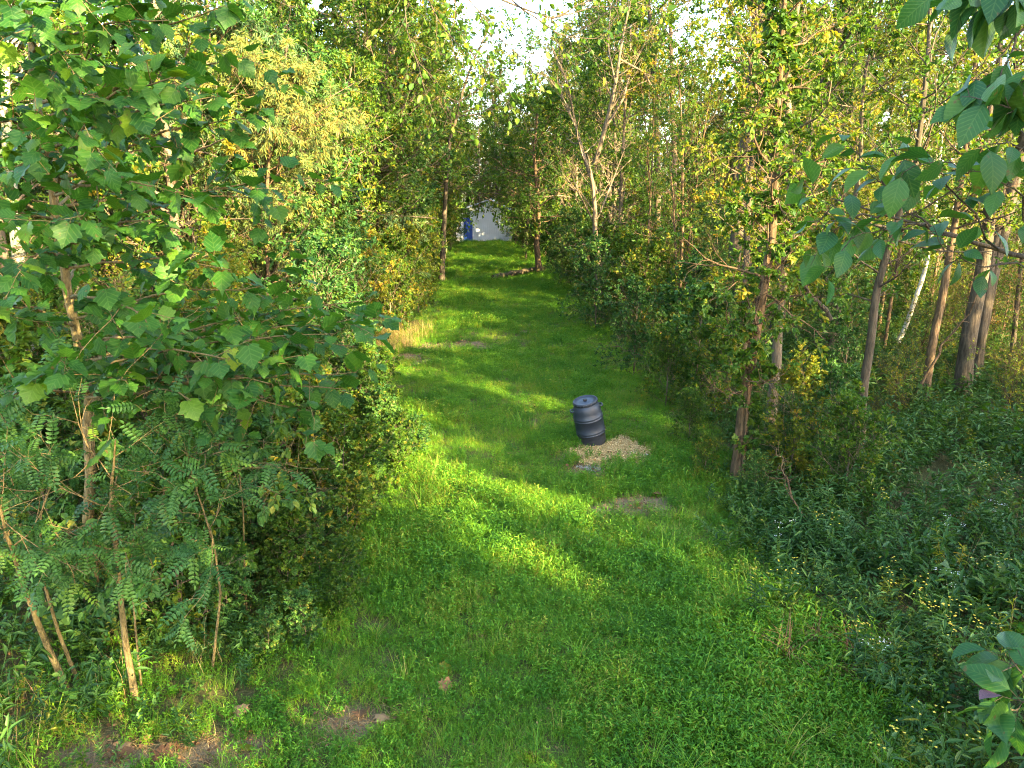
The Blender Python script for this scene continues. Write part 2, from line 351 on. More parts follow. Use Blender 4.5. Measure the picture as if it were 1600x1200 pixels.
def soil_mat():
    m, N, L, b = mat('soil')
    n = noise(N, L, 3.5, 8, .7); n2 = noise(N, L, 45, 4, .7)
    r1 = ramp(N, [(.3, (.055, .035, .022)), (.55, (.12, .085, .05)), (.75, (.20, .15, .09))]); L.new(n.outputs[0], r1.inputs[0])
    r2 = ramp(N, [(.35, (.55, .5, .45)), (.7, (1.4, 1.3, 1.1))]); L.new(n2.outputs[0], r2.inputs[0])
    mx = N.new('ShaderNodeMixRGB'); mx.blend_type = 'MULTIPLY'; mx.inputs[0].default_value = 1; L.new(r1.outputs[0], mx.inputs[1]); L.new(r2.outputs[0], mx.inputs[2])
    at_ = N.new('ShaderNodeAttribute'); at_.attribute_name = 'bare'
    m2 = N.new('ShaderNodeMixRGB'); L.new(at_.outputs['Fac'], m2.inputs[0])
    g = N.new('ShaderNodeMixRGB'); g.blend_type = 'MIX'; g.inputs[0].default_value = .45; L.new(mx.outputs[0], g.inputs[1]); g.inputs[2].default_value = (.035, .07, .012, 1)
    dry = N.new('ShaderNodeMixRGB'); dry.inputs[0].default_value = .5; L.new(mx.outputs[0], dry.inputs[1]); dry.inputs[2].default_value = (.24, .185, .11, 1)
    L.new(g.outputs[0], m2.inputs[1]); L.new(dry.outputs[0], m2.inputs[2])
    L.new(m2.outputs[0], b.inputs['Base Color']); b.inputs['Roughness'].default_value = .95; b.inputs['Specular IOR Level'].default_value = .1
    bp = N.new('ShaderNodeBump'); bp.inputs['Strength'].default_value = .9; bp.inputs['Distance'].default_value = .03
    L.new(n2.outputs[0], bp.inputs['Height']); L.new(bp.outputs[0], b.inputs['Normal'])
    return m
tag(link('ground', ground_mesh(), None, soil_mat()), kind='structure')

# ------------------------------------------------------------------ scattering of uncountable cover
def template_collection(name, meshes):
    c = bpy.data.collections.new(name)
    for k, me in enumerate(meshes):
        o = bpy.data.objects.new('%s_%02d' % (name, k), me); c.objects.link(o)
    return c
def scatter(name, label, coll, nvar, pos, rz, scl, tilt=.12, cat=None, kind='stuff', idx=None):
    n = len(pos); me = bpy.data.meshes.new(name); me.vertices.add(n); me.vertices.foreach_set('co', np.asarray(pos, np.float32).ravel())
    rot = np.column_stack([rs.normal(0, tilt, n), rs.normal(0, tilt, n), rz]).astype(np.float32)
    a = me.attributes.new('rot', 'FLOAT_VECTOR', 'POINT'); a.data.foreach_set('vector', rot.ravel())
    a = me.attributes.new('scl', 'FLOAT', 'POINT'); a.data.foreach_set('value', np.asarray(scl, np.float32))
    a = me.attributes.new('idx', 'INT', 'POINT'); a.data.foreach_set('value', (rs.randint(0, nvar, n) if idx is None else idx).astype(np.int32))
    o = link(name, me)
    g = bpy.data.node_groups.new(name + '_nodes', 'GeometryNodeTree')
    g.interface.new_socket('Geometry', in_out='INPUT', socket_type='NodeSocketGeometry'); g.interface.new_socket('Geometry', in_out='OUTPUT', socket_type='NodeSocketGeometry')
    gi = g.nodes.new('NodeGroupInput'); go = g.nodes.new('NodeGroupOutput')
    ci = g.nodes.new('GeometryNodeCollectionInfo'); ci.inputs['Collection'].default_value = coll; ci.inputs['Separate Children'].default_value = True; ci.inputs['Reset Children'].default_value = True
    ip = g.nodes.new('GeometryNodeInstanceOnPoints'); ip.inputs['Pick Instance'].default_value = True
    def na(nm, tp):
        x = g.nodes.new('GeometryNodeInputNamedAttribute'); x.data_type = tp; x.inputs['Name'].default_value = nm
        return [s for s in x.outputs if s.enabled and s.name == 'Attribute'][0]
    g.links.new(gi.outputs[0], ip.inputs['Points']); g.links.new(ci.outputs[0], ip.inputs['Instance'])
    g.links.new(na('idx', 'INT'), ip.inputs['Instance Index']); g.links.new(na('rot', 'FLOAT_VECTOR'), ip.inputs['Rotation']); g.links.new(na('scl', 'FLOAT'), ip.inputs['Scale'])
    g.links.new(ip.outputs[0], go.inputs[0])
    md = o.modifiers.new('scatter', 'NODES'); md.node_group = g
    tag(o, label, cat, kind=kind)
    return o

def blades_mesh(seed, n, rad, h, wd, bend, m, name='blades', tint0=.5, tj=.2):
    r = np.random.RandomState(seed); a = Acc()
    ang = r.uniform(0, 6.28, n); q = np.sqrt(r.uniform(0, 1, n)) * rad
    b = np.column_stack([q * np.cos(ang), q * np.sin(ang), np.full(n, -.01)])
    H = h * r.uniform(.45, 1.15, n); da = r.uniform(0, 6.28, n); dd = np.column_stack([np.cos(da), np.sin(da), np.zeros(n)]); sd_ = np.column_stack([-np.sin(da), np.cos(da), np.zeros(n)])
    bn = bend * r.uniform(.3, 1.3, n)
    S = 4; V = []
    for k in range(S):
        s = k / (S - 1); wk = wd * (1 - s ** 1.6) * r.uniform(.8, 1.2, n) + .0004
        c = b + dd * (H * bn * s * s)[:, None]; c[:, 2] += H * (s - .35 * bn * s * s)
        V += [c - sd_ * (wk / 2)[:, None], c + sd_ * (wk / 2)[:, None]]
    V = np.stack(V, 1); off = (np.arange(n) * 2 * S)[:, None, None]
    q_ = np.array([[2 * k, 2 * k + 1, 2 * k + 3, 2 * k + 2] for k in range(S - 1)])
    a.add(V, q=q_[None] + off, tint=np.repeat(np.clip(tint0 + r.normal(0, tj, n), 0, 1), 2 * S))
    return a.mesh(name, m=m)
def stilt_mesh(seed, n, rad, h, ll, m, tpl=T_lance(.13, .2), per=6, wd=.0015, leafup=.3, tint0=.5):
    r = np.random.RandomState(seed); a = Acc()
    ang = r.uniform(0, 6.28, n); q = np.sqrt(r.uniform(0, 1, n)) * rad
    b = np.column_stack([q * np.cos(ang), q * np.sin(ang), np.full(n, -.01)])
    d = nrm(np.column_stack([r.normal(0, .35, n), r.normal(0, .35, n), np.ones(n)])); L_ = h * r.uniform(.5, 1.15, n)
    P = batch_paths(b, d, L_, 3, .12, .05, r); tubes(a, P, np.full((n, 4), wd) * np.linspace(1, .5, 4)[None], 3, tint=.75)
    pos, dr, _, _ = spawn(P, np.ones((n, 4)), per, .25, 1.0, 1.1, r, jit=.25); dr[:, 2] += leafup * .3
    N = len(pos); leaves(a, tpl, pos, dr, up_normals(N, r, .3), ll * r.uniform(.6, 1.2, N), np.clip(tint0 + np.repeat(r.normal(0, .1, n), per) + r.normal(0, .12, N), 0, 1))
    return a.mesh('cover', m=m)

lawn_coll = template_collection('lawn', [blades_mesh(k, 60, .12, .10, .0032, .9, G_GRASS) for k in range(3)] +
                                [stilt_mesh(10 + k, 20, .12, .11 + .02 * k, .024 + .003 * k, G_STILT, per=7) for k in range(4)] +
                                [stilt_mesh(20 + k, 16, .10, .06, .022, G_STILT, tpl=T_oval(.45, .05, .05), per=5, tint0=.4) for k in range(2)] +
                                [blades_mesh(30, 24, .06, .30, .006, 1.0, G_GRASS, tint0=.55)])
def lawn_points():
    P = []; 
    for (y0, y1, dens) in ((3.2, 9, 190), (9, 14, 130), (14, 22, 85), (22, 38, 50), (38, 70, 26)):
        xa, xb = -7, 6.5
        n = int(dens * (xb - xa) * (y1 - y0)); x = rs.uniform(xa, xb, n); y = rs.uniform(y0, y1, n)
        P.append(np.column_stack([x, y]))
    P = np.concatenate(P); x, y = P.T
    wl = .35 * np.sin(y * 1.3) + rs.normal(0, .3, len(x))
    ins = (x > left_edge(y) - .5 + wl - 2.0 * (y < 7.5) * (rs.uniform(0, 1, len(x)) < .45)) & (x < right_edge(y) + .6 + wl)
    bf = bare(x, y); thin = .5 + .5 * np.sin(x * 1.7 + y * .9) * np.sin(x * .8 - y * 1.3)
    keep = ins & (rs.uniform(0, 1, len(x)) > bf * .93) & (rs.uniform(0, 1, len(x)) < .72 + .28 * thin)
    keep &= ~((x < left_edge(y) + .9) & (y < 7.5) & (rs.uniform(0, 1, len(x)) < .4))
    c_ = ground(961, 706); keep &= (((x - c_.x) / .78) ** 2 + ((y - c_.y + .05) / .66) ** 2) > rs.uniform(.35, 1.25, len(x))
    return x[keep], y[keep]
x, y = lawn_points(); n = len(x)
rnd = rs.uniform(0, 1, n); zone = np.sin(x * 1.1 + 2) * np.cos(y * .7) + .35 * (x > .3)
idx = np.where(rnd < .52 - .3 * zone, rs.randint(0, 3, n), np.where(rnd < .93, rs.randint(3, 7, n), rs.randint(7, 9, n)))
idx = np.where(rs.uniform(0, 1, n) < .018 * (y < 15), 9, idx)
tall = 1 + .55 * np.clip(np.sin(x * .9 - .5) * np.sin(y * 1.1 + 1), 0, 1) + .5 * np.exp(-((y - (10.0 - .85 * x)) / .9) ** 2)
far = 1 + np.clip((y - 14) / 30, 0, 1) * .5
scatter('grass', 'short bright green grass and small leaved cover on the mown path', lawn_coll, 10,
        np.column_stack([x, y, terr(x, y)]), rs.uniform(0, 6.28, n), tall * far * rs.uniform(.75, 1.35, n), cat='grass', idx=idx)

# ------------------------------------------------------------------ barrel
def lathe(acc, prof, seg=48, tint=None):
    prof = np.array(prof, float); th = np.arange(seg) / seg * 2 * np.pi; S = len(prof)
    V = np.stack([prof[:, 0:1] * np.cos(th), prof[:, 0:1] * np.sin(th), np.repeat(prof[:, 1:2], seg, 1)], -1)
    j = np.arange(S - 1)[:, None] * seg; k = np.arange(seg)[None]; k2 = (k + 1) % seg
    acc.add(V, q=np.stack([j + k, j + k2, j + seg + k2, j + seg + k], -1), tint=tint)
def box(acc, c, s, rot=None):
    v = np.array([[x, y, z] for x in (-.5, .5) for y in (-.5, .5) for z in (-.5, .5)]) * np.array(s)
    if rot is not None: v = v @ np.array(rot.to_3x3()).T
    q = [[0, 1, 3, 2], [4, 6, 7, 5], [0, 4, 5, 1], [2, 3, 7, 6], [0, 2, 6, 4], [1, 5, 7, 3]]
    acc.add(v + np.array(c), q=q)
def barrel_mat():
    m, N, L, b = mat('barrel plastic')
    n = noise(N, L, 5, 6, .65); rp = ramp(N, [(.3, (.011, .015, .024)), (.7, (.023, .030, .045))]); L.new(n.outputs[0], rp.inputs[0])
    tc = N.new('ShaderNodeTexCoord'); sp = N.new('ShaderNodeSeparateXYZ'); L.new(tc.outputs['Object'], sp.inputs[0])
    mr = N.new('ShaderNodeMapRange'); L.new(sp.outputs[2], mr.inputs[0]); mr.inputs[1].default_value = .28; mr.inputs[2].default_value = .02
    k = math_n(N, L, 'MULTIPLY', mr.outputs[0], math_n(N, L, 'MULTIPLY', n.outputs[0], 1.1))
    mx = N.new('ShaderNodeMixRGB'); L.new(k, mx.inputs[0]); L.new(rp.outputs[0], mx.inputs[1]); mx.inputs[2].default_value = (.06, .052, .04, 1)
    n3 = noise(N, L, 9, 8, .8, stretch=(1, 1, .5)); sc = N.new('ShaderNodeMapRange'); L.new(n3.outputs[0], sc.inputs[0]); sc.inputs[1].default_value = .56; sc.inputs[2].default_value = .70; sc.inputs[4].default_value = .55
    m3 = N.new('ShaderNodeMixRGB'); L.new(sc.outputs[0], m3.inputs[0]); L.new(mx.outputs[0], m3.inputs[1]); m3.inputs[2].default_value = (.055, .052, .046, 1)
    L.new(m3.outputs[0], b.inputs['Base Color'])
    n2 = noise(N, L, 22, 4); rr = N.new('ShaderNodeMapRange'); L.new(n2.outputs[0], rr.inputs[0]); rr.inputs[3].default_value = .32; rr.inputs[4].default_value = .58
    L.new(rr.outputs[0], b.inputs['Roughness'])
    return m
BM = barrel_mat()
bl = ground(927, 691); bar = empty('barrel', (bl.x, bl.y, -.03)); bar.rotation_euler = (R(7), R(-12), 0); bar.scale = (.93,) * 3
tag(bar, 'dark blue grey plastic barrel with screw lid tilting on pale scattered corn', 'barrel')
prof = [(0, .0), (.20, .0), (.245, .02), (.262, .06), (.272, .16), (.280, .27), (.2875, .275), (.2895, .285), (.2875, .295), (.281, .30), (.281, .318), (.2875, .323), (.2895, .333), (.2875, .343), (.283, .348),
        (.285, .45), (.284, .575), (.290, .582), (.2925, .59), (.290, .598), (.284, .605), (.283, .625), (.2895, .632), (.292, .64), (.2895, .648), (.282, .655), (.277, .75), (.262, .83), (.235, .885), (.215, .905), (.212, .94), (.200, .94), (.200, .92), (0, .92)]
a = Acc(); lathe(a, prof, 64); link('body', a.mesh('barrel_body'), bar, BM)
a = Acc(); lathe(a, [(.213, .900), (.236, .902), (.242, .912), (.242, .956), (.236, .966), (.216, .968), (.205, .944), (.12, .946), (.11, .949), (0, .950)], 64)
for k in range(24):
    t = k / 24 * 6.283; box(a, (.243 * math.cos(t), .243 * math.sin(t), .935), (.012, .014, .03), Matrix.Rotation(t, 4, 'Z'))
lid = link('lid', a.mesh('barrel_lid'), bar, BM)
a = Acc(); lathe(a, [(0, .9495), (.034, .9495), (.036, .975), (.030, .984), (0, .984)], 24); link('bung', a.mesh('barrel_bung'), lid, plain('black cap', (.015, .015, .017), .5))
for s in (0, 1):
    a = Acc(); t = R(185) + s * math.pi; th = np.linspace(-.24, .24, 9)
    P = np.stack([np.array([.315 * math.cos(t + q), .315 * math.sin(t + q), .80]) for q in th]); P[0] *= (.83, .83, 1); P[-1] *= (.83, .83, 1)
    tubes(a, P[None], np.full((1, 9), .017), 8); link('handle', a.mesh('barrel_handle'), bar, BM)

# spilled corn and ash
def litter_mesh(seed, n, rad, sz, m, tpl, flat=.35):
    r = np.random.RandomState(seed); a = Acc(); ang = r.uniform(0, 6.28, n); q = np.sqrt(r.uniform(0, 1, n)) * rad
    pos = np.column_stack([q * np.cos(ang), q * np.sin(ang), r.uniform(.002, .018, n)]); an = r.uniform(0, 6.28, n)
    ax = np.column_stack([np.cos(an), np.sin(an), r.normal(0, .2, n)])
    leaves(a, tpl, pos, ax, up_normals(n, r, flat), sz * r.uniform(.5, 1.3, n), r.uniform(0, 1, n)); return a.mesh('litter', m=m)
kern = T_diam(.45, .15)
CORN = leaf_mat('corn pale', [(.1, (.40, .27, .12)), (.5, (.42, .28, .10)), (.9, (.66, .48, .22))], trans=.05, rough=.7, tcol=(1, 1, 1))
ASH = leaf_mat('ash pale', [(.1, (.18, .16, .13)), (.5, (.30, .28, .24)), (.9, (.48, .46, .42))], trans=.02, rough=.8, tcol=(1, 1, 1))
cc = template_collection('corn', [litter_mesh(40 + k, 90, .12, .022, CORN, kern, .5) for k in range(3)])
g0 = ground(958, 702); n = 1250; aa = rs.uniform(0, 6.28, n); q = np.sqrt(rs.uniform(0, 1, n)) * (1 + .18 * np.sin(3 * aa) + .1 * np.sin(7 * aa))
x = g0.x + .04 + q * np.cos(aa) * .74 + .1 * q * np.sin(aa); y = g0.y + q * np.sin(aa) * .85 - .12 + q * np.cos(aa) * .15; k = rs.uniform(0, 1, n) < 1.15 - q * .75
scatter('spilled_corn', 'pale yellow cracked corn spilled round the foot of the barrel', cc, 3, np.column_stack([x, y, terr(x, y) + .004])[k], rs.uniform(0, 6.28, k.sum()), rs.uniform(.8, 1.2, k.sum()), cat='corn')
cc = template_collection('ash', [litter_mesh(50 + k, 60, .08, .022, ASH, kern, .4) for k in range(2)])
pp = []
for (u, v, a_, b_, n) in ((927, 732, .16, .05, 16), (990, 712, .16, .08, 16)):
    g = ground(u, v); pp.append(np.column_stack([g.x + rs.normal(0, a_ * .6, n), g.y + rs.normal(0, b_ * .8, n), np.zeros(n)]))
p = np.concatenate(pp); p[:, 2] = terr(p[:, 0], p[:, 1]) + .008
scatter('ash', 'white grey mineral crumbs in two patches before the spilled corn', cc, 2, p, rs.uniform(0, 6.28, len(p)), rs.uniform(.7, 1.2, len(p)), cat='crumbs')
# dead leaves and straw on bare ground and under the trees
lit = template_collection('leaf_litter', [litter_mesh(60 + k, 12, .25, .05, G_BROWN, T_oval(.35, .12, .1), .6) for k in range(3)] + [blades_mesh(70 + k, 26, .2, .12, .004, 2.6, G_DRY) for k in range(2)])
P = []
for g, a_, b_ in BW:
    n = int(75 * a_ * b_) + 18; P.append(np.column_stack([g.x + rs.normal(0, a_ * .7, n), g.y + rs.normal(0, b_ * .7, n)]))
n = 5200; xx = rs.uniform(-16, 16, n); yy = rs.uniform(3.5, 40, n); k = (xx < left_edge(yy) + .2) | (xx > right_edge(yy) - .1); P.append(np.column_stack([xx[k], yy[k]]))
n = 260; yy = rs.uniform(4.5, 24, n); P.append(np.column_stack([left_edge(yy) + rs.uniform(0, 1, n) * (right_edge(yy) - left_edge(yy)), yy]))
P = np.concatenate(P)
bb = ground(927, 691); P = P[((P[:, 0] - bb.x) ** 2 + (P[:, 1] - bb.y) ** 2) > .16]
scatter('leaf_litter', 'brown fallen leaves and dry straw on the bare ground', lit, 5, np.column_stack([P, terr(P[:, 0], P[:, 1])]), rs.uniform(0, 6.28, len(P)), rs.uniform(.6, 1.2, len(P)), cat='litter')

# ------------------------------------------------------------------ tree kit
TRI = [0]
def finish(wd, lv, tpl, lm, bm):
    a = Acc(); leaves(a, tpl, lv['pos'], lv['ax'], lv['nr'], lv['size'], lv['tint'])
    mw = wd.mesh('wood', m=bm); ml = a.mesh('leaves', smooth=False, m=lm)
    TRI[0] += sum(len(x) for x in (mw.loops, ml.loops)) // 2
    return mw, ml
def vary(seed, h, lean=.08):
    r = np.random.RandomState(seed + 999); dx, dy = r.normal(0, lean, 2)
    return [(0, 0, -.1), (dx * h * .15, dy * h * .1, h * .33), (dx * h * .5, dy * h * .4, h * .66), (dx * h, dy * h, h)]
KIT = {}
def kit(key, seed, h, tr, tpl, lm, bm, lean=.08, **kw):
    kw['n1'] = int(kw['n1'] * 1.15)
    wd, lv = tree_data(seed, vary(seed, h, lean), tr, tpl=tpl, **kw)
    KIT.setdefault(key, []).append(finish(wd, lv, tpl, lm, bm))
OV = T_oval(.34, .08, .15); DM = T_diam(.33, .09)
for k in range(3): kit('edge', 100 + k, 9.5 + k, .11, OV, G_MAPLE, BARK, n1=40, n2=7, n3=6, nleaf=9, t0=.08, L1=2.5, ls=.11, shape=.7)
for k in range(2): kit('dark', 110 + k, 9 + 2 * k, .12, OV, G_DARK, BARK_D, n1=40, n2=7, n3=6, nleaf=9, t0=.06, L1=2.6, ls=.115, shape=.6)
for k in range(2): kit('yellow', 120 + k, 11 + 2 * k, .12, OV, G_YEL, BARK, n1=34, n2=7, n3=6, nleaf=9, t0=.2, L1=2.6, ls=.11, ang1=.9)
for k in range(2): kit('tall', 130 + k, 14 + 2 * k, .16, OV, G_MAPLE, BARK_D, n1=30, n2=7, n3=5, nleaf=9, t0=.4, L1=3.2, ls=.11, ang1=.9)
for k in range(2): kit('thin', 140 + k, 8 + k, .06, OV, G_YEL if k else G_MAPLE, BARK_T, n1=24, n2=5, n3=4, nleaf=6, t0=.25, L1=1.7, ls=.09, ang1=.8, leafless=.2)
for k in range(2): kit('willow', 150 + k, 6.5 + k, .07, T_lance(.09, .3), G_WILG, BARK_T, n1=38, n2=7, n3=6, nleaf=11, t0=.12, L1=1.9, ls=.12, ang1=.9, droopl=.35, lean=.03)
GT = (np.array([[0, 0, 0], [.38, .02, .05], [.52, .38, .07], [.24, .55, .03], [0, 1, -.14], [-.24, .55, .03], [-.52, .38, .07], [-.38, .02, .05]]), np.array([[0, 1, 2, 3], [0, 3, 4, 5], [0, 5, 6, 7]]), None)
for k in range(3): kit('bush', 190 + k, 4.0 + .8 * k, .04, OV, (G_MAPLE, G_DARK, G_YEL)[k], BARK, n1=38, n2=6, n3=5, nleaf=8, t0=.05, L1=1.6, ls=.085, ang1=.85, shape=.6)
for k in range(2): kit('twiggy', 197 + k, 3.2 + 1.4 * k, .03, OV, (G_YEL, G_MAPLE)[k], BARK_T, n1=36, n2=7, n3=5, nleaf=4, t0=.03, L1=1.6, ls=.07, ang1=.8, shape=.5, leafless=.55, wander=.22)
for k in range(2): kit('vine', 195 + k, 2.3 + .5 * k, .025, GT, (G_DARK, G_MAPLE)[k], BARK, n1=24, n2=5, n3=4, nleaf=7, t0=.03, L1=1.1, ls=.10, ang1=.9, droopl=.1, tilt=.4)
for k in range(3): kit('shrub', 160 + k, 2.2 + .5 * k, .025, OV, (G_MAPLE, G_DARK, G_YEL)[k], BARK, n1=26, n2=6, n3=4, nleaf=8, t0=.04, L1=1.15, ls=.075, ang1=.8, ratio=.55)
for k in range(2): kit('sapling', 170 + k, 4.2 + k, .035, T_pinnate(), G_LOC if k == 0 else G_DARK, BARK_Y, n1=16, n2=4, n3=3, nleaf=4, t0=.2, L1=1.3, ls=.26, ang1=.9, lsj=.3)
def plant_tree(key, k, x, y, s=1.0, rz=None, label=None, group=None, name='tree', cat='tree', lean=(0, 0)):
    mw, ml = KIT[key][k % len(KIT[key])]
    o = empty(name, (x, y, float(terr(x, y)) - .03), rs.uniform(0, 6.28) if rz is None else rz, s)
    o.rotation_euler[0], o.rotation_euler[1] = lean
    link('trunk', mw, o); link('crown', ml, o); tag(o, label, cat, group)
    return o

# rays along which the sun reaches the ground or a lit patch: trees of the fill woods keep clear of them
LIT = [(ground(u, v), .45) for u, v in ((605, 775), (640, 790), (680, 805), (660, 745), (720, 735), (780, 750), (830, 768), (720, 825), (765, 855), (800, 860), (870, 882), (975, 890), (610, 700), (640, 660),
       (705, 545), (750, 548), (800, 552), (850, 560), (640, 500), (600, 520), (850, 476), (900, 479), (780, 462), (720, 455), (770, 402), (600, 600), (950, 705), (740, 430), (800, 415), (750, 385), (790, 400), (730, 500), (820, 505))] + \
      [(at(430, 250, 17.5), 1.3), (at(420, 400, 17.5), .8), (at(1190, 420, 11.5), .6), (at(1180, 520, 11.5), .5), (at(1230, 700, 10.5), .5), (at(1450, 420, 16), .8), (at(60, 1050, 6), .4), (at(200, 950, 6.2), .3),
       (at(630, 690, 12), .6), (at(1240, 160, 13), 1.0), (at(500, 330, 20), 1.2), (at(1000, 120, 40), 3), (at(840, 380, 40), .8), (at(560, 520, 5.8), .4)]
def blocks_sun(x, y, h, rad, low=0.0):
    S = SUN_DIR
    for p, pr in LIT:
        dx, dy = x - p.x, y - p.y; hl = math.hypot(S.x, S.y); tt = (dx * S.x + dy * S.y) / hl
        if tt < .8: continue
        d = abs(dx * S.y - dy * S.x) / hl; z = p.z + tt * S.z / hl
        if d < rad + pr * .5 and low - .5 < z < h + .4: return True
    return False

LW = 'trees of the woods left of the path'; RW = 'trees of the woods right of the path'; FW = 'trees of the woods beyond the shed'; BW_ = 'trees of the woods behind the viewpoint'
LOOK = {'edge': 'mid green tree', 'dark': 'deep green tree', 'yellow': 'yellow green tree', 'tall': 'bare stemmed tree', 'thin': 'slender young tree', 'willow': 'fine leaved tree', 'twiggy': 'twiggy half bare shrub', 'bush': 'bushy young growth'}
def where(side, x, y):
    d = (left_edge(y) - x) if side == 'L' else (x - right_edge(y))
    if side == 'F': return 'in the woods %s the white shed' % ('behind and left of' if x < -8 else 'behind and right of' if x > 4 else 'straight behind')
    z = 'short of the barrel' if y < 12 else 'level with the barrel' if y < 15.5 else 'soon past the barrel' if y < 19.5 else 'well past the barrel' if y < 23 else 'level with the dry grass' if y < 27 and side == 'L' else 'level with the bare tree' if y < 33 else 'short of the log' if y < 38 else 'level with the log' if y < 44 else 'soon past the log' if y < 52 else 'between log and shed' if y < 62 else 'level with the shed'
    q = 'at the path edge' if d < 1.8 else 'near the path' if d < 3.5 else 'inside the woods' if d < 8 else 'deep in the woods' if d < 14 else 'far off in the woods'
    return '%s %s, %s' % (q, 'left' if side == 'L' else 'right', z)
def big(sc_, lo=.9, hi=1.05): return 'small ' if sc_ < lo else 'large ' if sc_ > hi else ''
def woods(side, n, kinds, box_, mind, offs, sc=(.8, 1.15), avoid=(), pre=()):
    done = list(pre); n += len(pre); tries = 0
    while len(done) < n and tries < n * 40:
        tries += 1
        y_ = rs.uniform(box_[2], box_[3]); 
        if side == 'L': x_ = left_edge(y_) - offs - rs.uniform(0, 1) ** 1.3 * box_[1]
        elif side == 'R': x_ = right_edge(y_) + offs + rs.uniform(0, 1) ** 1.3 * box_[1]
        else: x_ = rs.uniform(box_[0], box_[1])
        if abs(x_) > .72 * y_ + 4 and side != 'B': continue
        if any((x_ - a) ** 2 + (y_ - b) ** 2 < mind ** 2 for a, b in done): continue
        if any((x_ - a) ** 2 + (y_ - b) ** 2 < c ** 2 for a, b, c in avoid): continue
        key = kinds[rs.randint(len(kinds))]
        s = rs.uniform(*sc); H = {'edge': 10, 'dark': 10, 'yellow': 12, 'tall': 15, 'thin': 8.5, 'willow': 7, 'bush': 5, 'twiggy': 4.5}[key] * s
        if side != 'F' and blocks_sun(x_, y_, H, {'tall': 1.4, 'thin': .8, 'bush': 1.3, 'twiggy': 1.2}.get(key, 1.9 * s), H * .35 if key == 'tall' else 0) : continue
        done.append((x_, y_))
        plant_tree(key, rs.randint(3), x_, y_, s, name='shrub' if key in ('bush', 'twiggy') else 'tree', cat='shrub' if key in ('bush', 'twiggy') else 'tree', label=big(s) + LOOK[key] + ' ' + where(side, x_, y_), group={'L': LW, 'R': RW, 'F': FW}[side])
    return done
av = [(ground(757, 378).x, 66, 5)]
woods('L', 60, ['edge', 'dark', 'willow', 'thin', 'edge', 'willow'], (0, 12, 15, 45), 1.7, 1.7)
woods('L', 60, ['edge', 'dark', 'tall', 'yellow', 'edge'], (0, 22, 32, 78), 2.2, 2.0, avoid=av)
woods('L', 50, ['bush'], (0, 16, 10, 46), 1.3, 1.6, sc=(.6, 1.05))
woods('R', 24, ['thin', 'thin', 'edge', 'tall'], (0, 11, 16, 32), 2.3, 1.9)
woods('R', 70, ['edge', 'yellow', 'tall', 'yellow', 'thin'], (0, 24, 28, 78), 2.2, 1.4, avoid=av)
woods('R', 60, ['bush', 'bush', 'twiggy'], (0, 20, 19, 52), 1.4, 1.4, sc=(.6, 1.1))
woods('R', 30, ['twiggy', 'twiggy', 'bush'], (0, 12, 14, 30), 1.4, 1.1, sc=(.45, .8))
woods('L', 16, ['twiggy'], (0, 9, 9, 26), 1.5, 1.2, sc=(.6, 1.0))
for i, (x_, y_, s_, kx) in enumerate(((-5.6, 27, 1.15, 'edge'), (-6.2, 33, 1.25, 'tall'), (-5.4, 39, 1.1, 'edge'), (4.8, 37, 1.1, 'edge'), (5.6, 44, 1.15, 'tall'), (4.2, 49, 1.1, 'yellow'), (-7.0, 46, 1.2, 'tall'), (-9, 70, 1.3, 'tall'), (-1.5, 76, 1.15, 'tall'), (3.5, 72, 1.1, 'tall'), (-5.5, 79, 1.2, 'tall'), (7, 66, 1.1, 'tall'), (1, 83, 1.2, 'tall'), (-12, 64, 1.2, 'tall'), (-9, 74, 1.45, 'yellow'), (-5.2, 77, 1.35, 'edge'), (-1.5, 80, 1.3, 'yellow'), (3.5, 76, 1.4, 'yellow'), (-6.8, 56, 1.25, 'edge'), (4.0, 58, 1.3, 'yellow'), (-4.9, 43, 1.35, 'edge'), (3.9, 47, 1.3, 'edge'), (-5.4, 36.5, 1.25, 'yellow'), (-4.6, 53, 1.3, 'edge'))):
    plant_tree(kx, i, x_, y_, s_, label='tall ' + LOOK[kx] + ' by the sky gap, ' + ('behind the shed' if y_ > 65 and abs(x_) < 8 else where('L' if x_ < 0 else 'R', x_, y_).split(', ')[1] + (' on the left' if x_ < 0 else ' on the right')), group='tall trees round the sky gap')
for i in range(46):
    y_ = rs.uniform(46, 84); x_ = rs.uniform(9, .68 * y_ + 3) * (1 if i % 3 else -1)
    kx = ('yellow', 'edge', 'tall')[i % 3]; s_ = rs.uniform(1.1, 1.45)
    plant_tree(kx, i, x_, y_, s_, label='tall ' + LOOK[kx] + ' ' + where('L' if x_ < 0 else 'R', x_, y_), group=LW if x_ < 0 else RW)
woods('F', 80, ['edge', 'yellow', 'dark'], (-34, 30, 71, 100), 2.4, 0, sc=(.75, 1.05), avoid=av)
for x_, y_, s_ in ((-5.6, 58, 1.0), (-5.2, 52, .85), (.9, 57, .95), (2.2, 52, .9), (-6.4, 62.5, 1.1), (1.6, 62.5, 1.0), (-3.0, 71, 1.0), (-.5, 72, .95), (-4.9, 61.5, .42), (.3, 62.5, .38), (-4.4, 56, .34)):
    plant_tree('edge', int(y_), x_, y_, s_, label=('dwarf ' if s_ < .5 else '') + 'mid green broadleaf tree crowding the shed, %s' % ('left side' if x_ < -3.5 else 'right side' if x_ > 0 else 'straight behind its roof'), group='trees crowding the shed')
